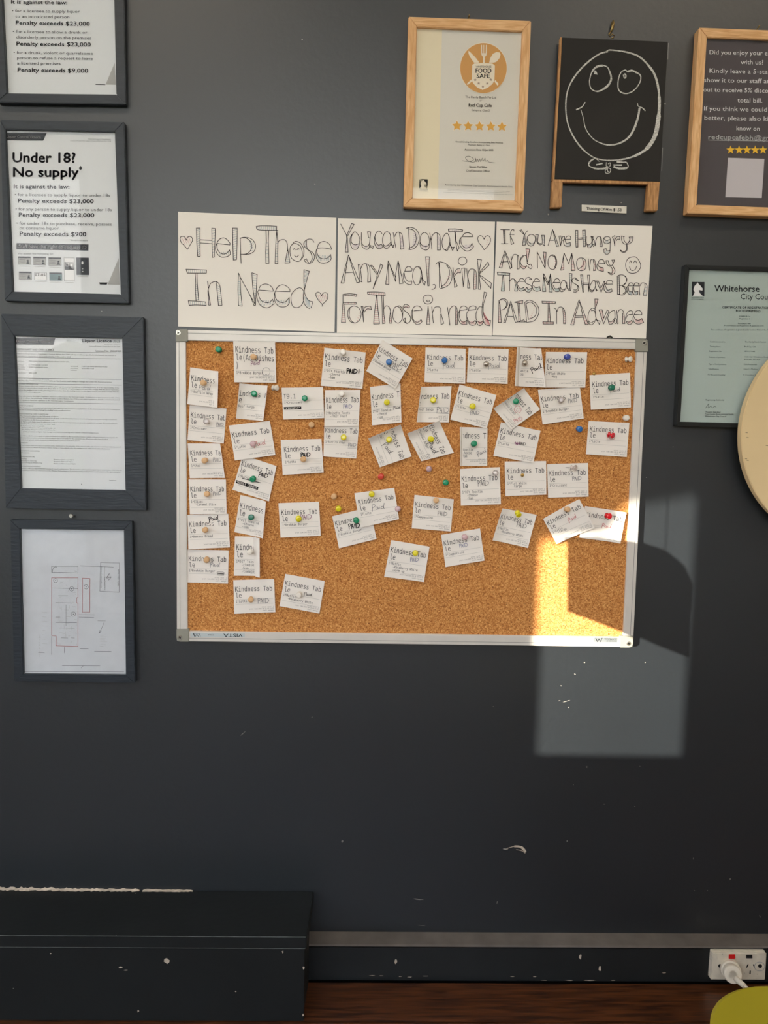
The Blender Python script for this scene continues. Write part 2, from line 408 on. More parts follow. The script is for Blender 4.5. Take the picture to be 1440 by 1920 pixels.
def window(name, axis, c, a0, a1, z0, z1, mull=0):
    mb = MB(); w = .05
    def bx(p, q, zz0, zz1, m=M_sash, th=.04):
        if axis == 'x': mb.box((c-th/2, p, zz0), (c+th/2, q, zz1), m)
        else: mb.box((p, c-th/2, zz0), (q, c+th/2, zz1), m)
    if name != 'window_1':
        bx(a0, a1, z0, z0+w); bx(a0, a1, z1-w, z1); bx(a0, a0+w, z0, z1); bx(a1-w, a1, z0, z1)
        for k in range(mull): q = a0+(a1-a0)*(k+1)/(mull+1); bx(q-.025, q+.025, z0, z1)
    else: mb.box((a0-.04, RY0, z0-.03), (a1+.04, RY0+.012, z0), M_sash)
    o = tag(mb.build(name), kind='structure')
    g = MB()
    if axis == 'x': g.box((c-.003, a0, z0), (c+.003, a1, z1), M_winglass)
    else: g.box((a0, c-.003, z0), (a1, c+.003, z1), M_winglass)
    g.build('window_pane', o)
window('window_1', 'y', RY0-.03, WX0, WX1, WZ0, WZ1)
window('window_2', 'x', RX0-.07, -2.7, -.7, 1.15, 2.4, 1)
window('window_3', 'y', RY0-.03, -2.05, -1.56, .22, 2.5, 0)
window('window_4', 'y', RY0-.03, -1.25, .75, 1.12, 2.5, 1)
# added unseen ceiling panels: warm fill for bench top, ledge and floor
M_fill_light = bpy.data.materials.new('fill_light_diffuser'); M_fill_light.use_nodes = True
_e = M_fill_light.node_tree.nodes['Principled BSDF']; _e.inputs['Emission Color'].default_value = (1, .86, .68, 1); _e.inputs['Emission Strength'].default_value = 6.5
for (lx, ly, desc) in ((-.9, -1.25, 'left'), (1.1, -1.25, 'right')):
    t = thing('ceiling_fill_light', (lx, ly, H), 'flat warm white fill light panel added over the %s of the room, outside the picture' % desc, 'fill light')
    mb = MB(); mb.box((lx-.6, ly-.15, H-.03), (lx+.6, ly+.15, H-.0005), M_white); mb.build('housing', t)
    mb = MB(); mb.box((lx-.58, ly-.13, H-.034), (lx+.58, ly+.13, H-.0305), M_fill_light); mb.build('diffuser', t)
# outside ground: pavement and hedge seen in the glass reflections
mb = MB(); mb.box((-30, -30, -.3), (30, RY0-.15, -.12), mat('pavement', (150, 146, 138), .9, var=.1, vscale=2))
mb.box((-30, RY0-.15, -.3), (RX0-.15, 12, -.12), MATS['pavement'])
tag(mb.build('ground'), 'pale grey pavement outside the windows', kind='structure')
M_hedge = mat('hedge_leaves', (96, 118, 52), .8, var=.5, vscale=9, bump=1, bscale=14)
mb = MB(); rh = random.Random(4)
for i in range(26):
    x = -13+i; hh = rh.uniform(1.5, 2.6); y0 = -13+rh.uniform(-.5, .5)
    pts = [(x-.7, -.12), (x-.8, hh*.5), (x-.5, hh*.9), (x, hh), (x+.5, hh*.85), (x+.8, hh*.5), (x+.7, -.12)]
    mb.prism([(a, y0, z) for a, z in pts], (0, -1.2, 0), M_hedge)
tag(mb.build('hedge', None, origin=(0, -13, 0)), 'green garden hedge across the footpath, seen only in reflections', 'hedge')

# added unseen panel on two posts; its edge cuts the sun patch top
yo = RY0-3.0
edge = [back(P(x_, y_, q_), yo) for x_, y_, q_ in ((900, 1034, -.012), (1000, 1020, -.012), (1085, 1008, -.012), (1135, 1006, -.012), (1162, 992, -.012), (1178, 950, -.012), (1215, 946, 0), (1330, 925, 0), (1430, 905, 0))]
e0, e1 = edge[0], edge[-1]
t = thing('sun_patch_blocker', ((e0.x+e1.x)/2, yo, -.12), 'slanting plain panel on two posts, added outside the picture to cut the sun patch', 'sun_blocker')
f0, f1 = e0, e1
mb = MB(); mb.prism(edge+[f1+Vector((0, 0, .9)), f0+Vector((0, 0, .9))], (0, .02, 0), M_frameblk); mb.build('sun_blocker', t)
for f in (f0, f1): mb = MB(); mb.tube([Vector((f.x, yo+.01, -.12)), Vector((f.x, yo+.01, f.z+1))], .03, M_frameblk, 12); mb.build('post', t)
# floorboards
mb = MB(); mb.box((RX0, RY0, -.1), (RX1, 0, -.02), M_dark)
floor = tag(mb.build('floor'), kind='structure')
yb = PZ(1100, 1916.5, 0).y
pw = .112
k = 0; y1 = yb+pw*1.0
while y1 > RY0+.01:
    y0 = max(y1-pw, RY0)
    cuts = [RX0, -1.9+.7*((k*5) % 4)/2, .9+.5*((k*3) % 4)/2, RX1] if k > 1 else [RX0, RX1]
    for a, b in zip(cuts[:-1], cuts[1:]):
        if b-a < .05: continue
        me = MB(); me.box((a+.0006, y0+.0012, -.02), (b-.0006, min(y1-.0012, -.001), 0), M_floor)
        me.build('plank', floor, bevel=.0012)
    y1 = y0; k += 1

# skirting
zt = P(1000, 1748.5, 0).z
yl = -.034
zl = P(1000, 1776, yl).z
mb = MB()
X0, X1 = RX0, RX1
prof = [(0, zt), (-.005, zt-.001), (yl+.003, zl+.003), (yl, zl), (yl+.002, zl-.004), (yl+.002, .0)]
for (ya, za), (yb_, zb_) in zip(prof[:-1], prof[1:]):
    mm = M_ledge if za > zl+.001 else M_skirt
    mb.add([(X0, ya, za), (X1, ya, za), (X1, yb_, zb_), (X0, yb_, zb_)], [(0, 1, 2, 3)], mm)
skirt = tag(mb.build('baseboard_back'), 'charcoal skirting board with dusty rounded top', kind='structure')
YS = yl+.002

# paint chips, scratches on the wall
ch = MB(); rr = random.Random(3)
M_chip = mat('wall_chip', (150, 146, 138), .9)
def chip(px, py, w, h, ang=0, m=M_chip, y=-.0004):
    w *= .8; h *= .8
    n = 9; pts = []
    for i in range(n):
        t = i*2*math.pi/n; r = rr.uniform(.55, 1.1)
        dx, dy = math.cos(t)*w*r/2, math.sin(t)*h*r/2
        pts.append(P(px+dx*math.cos(ang)-dy*math.sin(ang), py+dx*math.sin(ang)+dy*math.cos(ang), y))
    ch.add(pts, [tuple(range(n))], m)
for c in ((585, 1345, 5, 2, -.4), (925, 1325, 4, 2, .2), (1100, 1438, 4, 5, 0), (948, 1592, 14, 3, .1), (456, 1375, 18, 2.5, -.7),
          (642, 1578, 5, 6, 0), (785, 1686, 26, 2.5, .1), (790, 1735, 24, 1.6, .1), (932, 1692, 3, 9, .2), (1369, 1648, 4, 6, .4),
          (1425, 1718, 3, 7, -.4), (1096, 1242, 4, 3, 0), (1052, 1286, 5, 2, 0), (1062, 1315, 20, 1.6, -.25), (1049, 1314, 8, 1.2, -.1), (1066, 1326, 4, 3, 0),
          (1078, 1264, 6, 3, .5), (1300, 1610, 3, 5, 0), (1210, 1242, 3, 3, 0), (590, 345, 4, 3, 0), (1028, 402, 5, 4, .5), (1165, 380, 4, 3, 0), (1262, 838, 2.5, 2.5, 0),
          (1326, 1670, 3, 3, 0), (1302, 1670, 3, 2, 0), (1200, 1437, 3, 2, 0), (1190, 1512, 4, 2, .2), (1133, 1508, 4, 2, 0)): chip(*c)
ch.raw = None
ci = Ink(lambda x, y: P(x, y, -.0005))
ci.curve([(950, 1591), (965, 1587), (978, 1589), (986, 1598)], [1, 3.5, 4.5, 2], M_filler)
ci.curve([(968, 1593), (978, 1595), (985, 1600)], 1, M_filler)
ch.add(ci.mb.v, ci.mb.f, M_filler)
tag(ch.build('paint_chips', wall), kind='stuff')

# ------------------------------------------------------------------ boxing / low bench at lower left
zb = P(585, 1671, 0).z
fr = PZ(575, 1756, zb)
yf = fr.y
xr0 = P(588, 1671, 0).x; xr1 = fr.x
z2 = P(575, 1779, yf).z
t = thing('low_bench', (-.6, yf/2, 0), 'long low black painted timber bench with scuffed lid against the wall, lower left', 'bench')
mb = MB(); L = -1.9
mb.prism([(L, yf, zb), (xr1, yf, zb), (xr0, -.0005, zb), (L, -.0005, zb)], (0, 0, -(zb-z2)), M_bench); mb.build('lid', t, bevel=.0015)
mb = MB(); mb.box((L, yf+.002, .0), (xr1-.004, yf+.018, z2-.0006), M_bench); mb.build('front_panel', t, bevel=.001)
mb = MB(); mb.prism([(xr1-.006, yf+.0185, 0), (xr1-.006, yf+.0185, z2-.0006), (xr0-.006, YS-.006, z2-.0006), (xr0-.006, YS-.006, 0)], (-.016, 0, 0), M_bench); mb.build('side_panel', t, bevel=.001)
# crumbled white filler where lid meets wall
mb = MB(); rr = random.Random(5)
for x0p, x1p, h0, h1 in ((-20, 262, 6.5, 3.5), (268, 362, 3.5, 1.5)):
    n = int((x1p-x0p)/4); top = []; bot = []; mid = []
    for i in range(n+1):
        x = x0p+(x1p-x0p)*i/n; h = (h0+(h1-h0)*i/n)*rr.uniform(.45, 1.15)/980
        if i in (0, n): h = .0005
        X = P(x, 1671, 0).x
        top.append(Vector((X, -.0008, zb+h))); mid.append(Vector((X, -.0035, zb+h*.5))); bot.append(Vector((X, -.006*rr.uniform(.6, 1.3), zb+.0004)))
    vs = top+mid+bot; fs = [(i+k*(n+1), i+1+k*(n+1), n+2+i+k*(n+1), n+1+i+k*(n+1)) for i in range(n) for k in (0, 1)]
    mb.add(vs, fs, M_filler)
tag(mb.build('wall_filler', t), 'chipped white filler along the back edge')
M_worn_highlight = mat('worn_edge_highlight_paint', (104, 108, 106), .6, var=.4, vscale=40)
mb = MB()  # pale strips: worn paint plus a highlight painted along the lid edges
for zz, hh in ((zb-.0004, .0013), (z2+.0012, .0009)): mb.add([(L, yf-.0004, zz), (xr1-.002, yf-.0004, zz), (xr1-.002, yf-.0004, zz-hh), (L, yf-.0004, zz-hh)], [(0, 1, 2, 3)], M_worn_highlight)
mb.build('worn_edge_highlight', t)
bi = Ink(lambda x, y: P(x, y, yf+.0016))
for (x, y, w, h) in ((312, 1801, 16, 15), (226, 1814, 14, 4), (236, 1819, 10, 2), (259, 1896, 5, 6), (569, 1815, 5, 7), (95, 1788, 4, 3), (568, 1903, 4, 6), (442, 1859, 4, 3), (530, 1785, 4, 8)):
    bi.poly([(x+math.cos(a)*w/2*rr.uniform(.4, 1), y+math.sin(a)*h/2*rr.uniform(.5, 1)) for a in [i*.7 for i in range(9)]], M_filler)
tag(bi.mb.build('paint_chips', t), kind='stuff')
si = Ink(lambda x, y: P(x, y, YS-.0006))
for (x, y, w, h) in ((697, 1829, 16, 1.6), (715, 1829.5, 12, 1.6), (750, 1831, 10, 1.6), (769, 1832, 12, 2), (798, 1830, 14, 1.6), (960, 1831, 12, 2), (1003, 1831, 12, 2),
        (1020, 1838, 18, 1.5), (1068, 1838, 24, 1.8), (1105, 1838, 38, 1.8), (1150, 1838, 12, 1.6), (1088, 1794, 8, 14), (742, 1802, 6, 12), (1125, 1816, 6, 16), (1245, 1824, 10, 3)):
    si.poly([(x+math.cos(a)*w/2*rr.uniform(.4, 1), y+math.sin(a)*h/2*rr.uniform(.5, 1)) for a in [i*.7 for i in range(9)]], M_filler)
tag(si.mb.build('paint_chips', skirt), kind='stuff')

# ------------------------------------------------------------------ cork noticeboard
YF, YC = -.018, -.012
O = [(330, 618), (1214.5, 636.5), (1187, 1213.3), (331.5, 1202.3)]
I = [(348, 638), (1193.5, 654.8), (1168.6, 1194.5), (351.5, 1183.5)]
bc = P(760, 915, 0)
board = thing('cork_noticeboard', bc, 'large cork noticeboard in an aluminium frame full of pinned receipts', 'noticeboard')
mb = MB(); mb.prism([P(*p, YC) for p in (I[0], I[1], I[2], I[3])], (0, -YC-.0005, 0), M_cork)
# enlarge under the rails
mb = MB(); cc = [P(*p, YC) for p in I]; ctr = sum(cc, Vector())/4
mb.prism([c+(c-ctr)*.012 for c in cc], (0, -YC-.0008, 0), M_cork); mb.build('cork_sheet', board)
for i in range(4):
    j = (i+1) % 4
    a, b, c, d = P(*O[i], YF), P(*O[j], YF), P(*I[j], YF), P(*I[i], YF)
    mb = MB(); mb.prism([a, b, c, d], (0, -YF-.0004, 0), M_alu)
    r = mb.build('rail', board, bevel=.0012)
    g = MB()
    for u, w in ((.30, .0011),):
        p0, p1 = a.lerp(d, u), b.lerp(c, u); e = (d-a).normalized()*w
        g.add([p0+Vector((0, -.0002, 0)), p1+Vector((0, -.0002, 0)), p1+e+Vector((0, -.0002, 0)), p0+e+Vector((0, -.0002, 0))], [(0, 1, 2, 3)], mat('rail_groove', (120, 120, 116), .6))
    g.build('groove', r)
def capcorner(x0, y0, x1, y1, sx, sy, round_at):
    yq = -.0205; pts = []
    cs = [(x0, y0), (x1, y0), (x1, y1), (x0, y1)]
    for i, (x, y) in enumerate(cs):
        if i == round_at:
            cx = x+(8 if x == x0 else -8); cy = y+(8 if y == y0 else -8)
            a0 = {0: 180, 1: 270, 2: 0, 3: 90}[i]
            for k in range(6): a = math.radians(a0+k*18); pts.append(P(cx+8*math.cos(a), cy+8*math.sin(a), yq))
        else: pts.append(P(x, y, yq))
    mb = MB(); mb.prism(pts, (0, .0200, 0), M_cap); o = mb.build('corner_cap', board, bevel=.0008)
    s = MB(); q = P(sx, sy, yq); n = 18
    ring = [q+Vector((math.cos(i*2*math.pi/n)*.0042, -.0012, math.sin(i*2*math.pi/n)*.0042)) for i in range(n)]
    s.prism(ring, (0, .0014, 0), M_screw)
    for a in (.5, 2.07):
        d = Vector((math.cos(a), 0, math.sin(a)))*.0026; e = Vector((-math.sin(a), 0, math.cos(a)))*.0007; f = Vector((0, -.0016, 0))
        s.add([q-d-e+f, q+d-e+f, q+d+e+f, q-d+e+f], [(0, 1, 2, 3)], M_dark)
    s.build('screw', o, bevel=.0002)
capcorner(329.5, 617.5, 351.5, 640.5, 334.5, 624, 0)
capcorner(1192, 635.5, 1215.2, 659.5, 1207.5, 643, 1)
capcorner(330.7, 1179.5, 354, 1203.3, 337.8, 1195, 3)
capcorner(1163, 1192, 1187.5, 1214.2, 1178.5, 1206.6, 2)
ik = Ink(lambda x, y: P(x, y, YF-.0004))
ik.poly([(357, 1186.5), (459, 1187.5), (459, 1195), (357, 1194)], mat('rail_sticker', (196, 204, 204), .5))
ik2 = Ink(lambda x, y: P(x, y, YF-.0007))
ik2.text('VISTA', 455, 1188.6, 419, 1188.3, 6, I_black, .01)
ik2.text('CORK', 401, 1189, 389.5, 1188.9, 2.6, I_post)
for q in ([(363, 1187.5), (366, 1193.5), (369, 1189), (372, 1193.5)], [(362, 1187.5), (373, 1187.5), (376, 1193)], [(362, 1187.5), (365, 1193.5)]): ik2.line(q, .8, I_black)
ik.mb.build('sticker', board); ik = Ink(lambda x, y: P(x, y, YF-.0004))
ik.poly([(1113, 1195.5), (1158, 1196), (1157.5, 1204.5), (1112.5, 1204)], mat('silver_sticker', (150, 156, 158), .4, metal=.4))
ik2.mb.build('sticker_print', board); ik2 = Ink(lambda x, y: P(x, y, YF-.0007))
ik2.text('AUSTRALIA', 1156.8, 1196.9, 1133, 1196.6, 3, I_black)
ik2.text('DESIGNED BY', 1156, 1201, 1137, 1200.7, 2, I_black)
ik2.line([(1117, 1196.5), (1120, 1203), (1123, 1198), (1126, 1203), (1129, 1196.5)], 1.1, I_black)
ik.mb.build('sticker', board); ik2.mb.build('sticker_print', board)

# ------------------------------------------------------------------ receipts
PW = {  # handwriting strokes in a unit box, x to the right, y down
 'PAID': ([[(0, 0), (.01, .5), (.0, 1)], [(0, .05), (.14, 0), (.2, .2), (.12, .42), (.01, .48)], [(.24, 1), (.33, .05), (.44, .98)], [(.26, .6), (.44, .58)], [(.55, .08), (.55, .95)], [(.68, .08), (.67, .95)], [(.66, .08), (.9, .15), (1, .45), (.9, .8), (.66, .96)]]),
 'Paid': ([[(.05, .1), (.04, .6), (.0, 1.1)], [(.02, .15), (.18, 0), (.28, .2), (.2, .42), (.05, .52)], [(.48, .5), (.38, .45), (.3, .65), (.36, .85), (.46, .75), (.48, .5), (.5, .78), (.56, .84)], [(.62, .5), (.62, .85)], [(.63, .28), (.65, .32)], [(.9, .52), (.78, .48), (.72, .68), (.78, .86), (.88, .75), (.95, .4), (1.0, 0)], [(.95, .4), (.92, .75), (.98, .88)]]),
}
def clip_poly_mesh(V, F, lo, hi):
    if lo is None and hi is None: return V, F
    keep = []
    for f in F:
        xs = [V[k][0] for k in f]
        if (lo is not None and min(xs) < lo) or (hi is not None and max(xs) > hi): continue
        keep.append(f)
    return V, keep
RG = 'kindness receipts pinned to the cork board'
def receipt(key, label, cs, items, paid=None, u0=.03, u1=.95, clip=None, hdr='Kindness Tab', hdr2='le', depth=1, curl=(0, 0), lift=.003, pin=(.5, .35), hv=.20, extra=None, hdr3=None, foot=True, fold=None):
    """cs: TL TR BR BL in photo px; u0,u1: extent of the header line"""
    Y0 = YC-.0006-depth*.0016
    A, B, Cc, D = [P(*c, YC-.002) for c in cs]
    rs = random.Random(key); l1, l2 = rs.uniform(-.3, 1)*lift, rs.uniform(0, 1)*lift
    bow = rs.uniform(-.4, .8)*.004
    def dep(u, v):
        d = lift*.5*(abs(u-pin[0])**1.8+abs(v-pin[1])**1.8)*2
        d += curl[0]*max(0, (.3-u)/.3)**2+curl[1]*max(0, (u-.7)/.3)**2
        d += l1*u*v+l2*(1-u)*v*v+bow*math.sin(v*3.1)*abs(u-.5)
        return max(d, 0)
    def surf(u, v, off=0):
        p = (A*(1-u)+B*u)*(1-v)+(D*(1-u)+Cc*u)*v
        return Vector((p.x, Y0-dep(u, v)-off, p.z))
    W = (B-A).length; Hh = (D-A).length
    mb = MB(); N = 14
    g = [surf(i/N, j/N) for j in range(N+1) for i in range(N+1)]
    mb.add(g, [(j*(N+1)+i, (j+1)*(N+1)+i, (j+1)*(N+1)+i+1, j*(N+1)+i+1) for j in range(N) for i in range(N)], M_rec)
    org = surf(.5, .5)
    o = mb.build('receipt', None, origin=org, smooth=True); o['_o'] = tuple(org)
    tag(o, label, 'receipt', RG); ALLROOTS.append(o)
    T = MB()
    cl = clip or (.015, .985)
    def put(V, F, m, off=.00035, target=T):
        V, F = clip_poly_mesh(V, F, *cl); target.add([surf(a, b, off) for a, b in V], F, m)
    pit = (u1-u0)/12; ch_ = .145; big = hdr != 'Kindness Tab'
    put(*mono2d(hdr, u0, hv+ch_, pit, ch_), I_text)
    if hdr2: put(*mono2d(hdr2, u0+pit*.15, hv+ch_+.185, pit, ch_), I_text)
    v = hv+ch_+.185
    if hdr3: v += .185; put(*mono2d(hdr3, u0, v, pit, ch_), I_text)
    if big: v = hv+ch_+.02
    def rule(vv, a=.04, b=.96): put([(a+(b-a)*i/6, vv) for i in range(7)]+[(a+(b-a)*i/6, vv+.008) for i in range(7)], [(i, i+1, i+8, i+7) for i in range(6)], I_line, .0002)
    rule(v+.045)
    ip = pit*.5; iv = v+.125
    for k, it in enumerate(items):
        if it.startswith('#'):
            w = ip*len(it)
            put([(u0+w*i/8, iv-.055) for i in range(9)]+[(u0+w*i/8, iv+.03) for i in range(9)], [(i, i+1, i+10, i+9) for i in range(8)], I_mark)
            put(*mono2d(it[1:], u0+.01, iv+.015, ip, .055, res=1), M_rec, .0006)
        elif it: put(*mono2d(it, u0+.01, iv+.015, ip*1.04, .068, res=1), I_text)
        iv += .085
    rule(min(iv-.02, .84))
    if foot:
        fp = .0172
        for s, q in (('server count: 2', .845), ('print time:2025-06-1%d 08:%d:22' % (key % 9, 10+key), .895), ('staff: manager', .95)):
            put(*mono2d(s, .965-fp*len(s)*1.15, q, fp*1.15, .034, res=1, xr=.7), I_foot)
    T.build('printed_text', o)
    if paid:
        H_ = MB()
        for (word, px, py, w, ang, m, wt) in ([paid] if not isinstance(paid, list) else paid):
            c0 = inv(cs, px, py)
            base = math.atan2(cs[1][1]-cs[0][1], cs[1][0]-cs[0][0]) if abs(cs[1][1]-cs[0][1]) < abs(cs[1][0]-cs[0][0])*3 else math.pi/2.6
            a = math.radians(ang) if ang is not None else base
            hgt = w*(.5 if word not in ('smile', 'ring') else 1)
            if word == 'smile':
                st = [[(.5+.5*math.cos(t*.524), .5+.5*math.sin(t*.524)) for t in range(13)], [(.3, .35), (.36, .28), (.42, .36)], [(.6, .35), (.66, .28), (.72, .36)], [(.3, .6), (.5, .78), (.7, .6)]]
            elif word == 'ring': st = [[(.5+.5*math.cos(t*.524), .5+.5*math.sin(t*.524)) for t in range(13)], [(.35, .8), (.5, .9), (.65, .78)]]
            elif word == 'line': st = [[(0, .5), (1, .5)]]
            elif word == 'scrib': st = [[(0, .5), (.2, .1), (.25, .9), (.45, .1), (.5, .95), (.7, .15), (.75, .9), (1, .3)], [(.1, .3), (.4, .7), (.8, .4)]]
            elif word == 'burger': st = [[(0, .4), (.1, .05), (.8, .0), (1, .35), (0, .4)], [(0, .55), (1, .5)], [(0, .68), (.95, .62)], [(.05, .8), (.1, .98), (.9, .95), (.95, .75)]]
            else: st = PW[word]
            for s in st:
                pts = []
                for x, y in s:
                    dx, dy = (x-.5)*w, (y-.5)*hgt
                    pts.append((px+dx*math.cos(a)-dy*math.sin(a), py+dx*math.sin(a)+dy*math.cos(a)))
                V, F = ribbon(catmull(pts, 4), wt*(.82 if m in (G_, X_, B_, R_) else 1))
                V = [inv(cs, *p) for p in V]
                H_.add([surf(min(max(a_, 0), 1), min(max(b_, 0), 1), .0006) for a_, b_ in V], F, m)
        H_.build('handwriting', o)
    if fold:
        # strip folded over / curled forward at one side
        F_ = MB(); s0, s1, wt_, wb_, out = fold
        n = 8
        rows = []
        for j in (0, 1):
            for i in range(n+1):
                t = i/n; wd = wt_ if j == 0 else wb_
                u = s0+(s1-s0)*0+ (wd*t)*(1 if s1 > s0 else -1)
                vv = 0 if j == 0 else 1
                p = (A*(1-u)+B*u)*(1-vv)+(D*(1-u)+Cc*u)*vv
                rows.append(Vector((p.x, Y0-dep(min(max(s0, 0), 1), vv)-.0008-out*math.sin(t*math.pi*.5), p.z)))
        F_.add(rows, [(i, i+1, n+2+i, n+1+i) for i in range(n)], M_rec)
        F_.build('folded_edge', o, smooth=True)
    return o
def inv(cs, px, py):
    """pixel -> (u,v) in the quad (Newton on the bilinear map)"""
    (ax, ay), (bx, by), (cx, cy), (dx, dy) = cs; u = v = .5
    for _ in range(8):
        x = (ax*(1-u)+bx*u)*(1-v)+(dx*(1-u)+cx*u)*v-px; y = (ay*(1-u)+by*u)*(1-v)+(dy*(1-u)+cy*u)*v-py
        xu = (bx-ax)*(1-v)+(cx-dx)*v; xv = (dx-ax)*(1-u)+(cx-bx)*u
        yu = (by-ay)*(1-v)+(cy-dy)*v; yv = (dy-ay)*(1-u)+(cy-by)*u
        det = xu*yv-xv*yu or 1e-9
        u -= (x*yv-xv*y)/det; v -= (xu*y-x*yu)/det
    return u, v
G_, B_, R_, K_, U_, X_ = I_grey, I_blue, I_redpen, I_mark, I_purple, I_text
BR_, LT, DT = '1*Brekkie Burger', '1*Latte', '1*DIY Toastie'
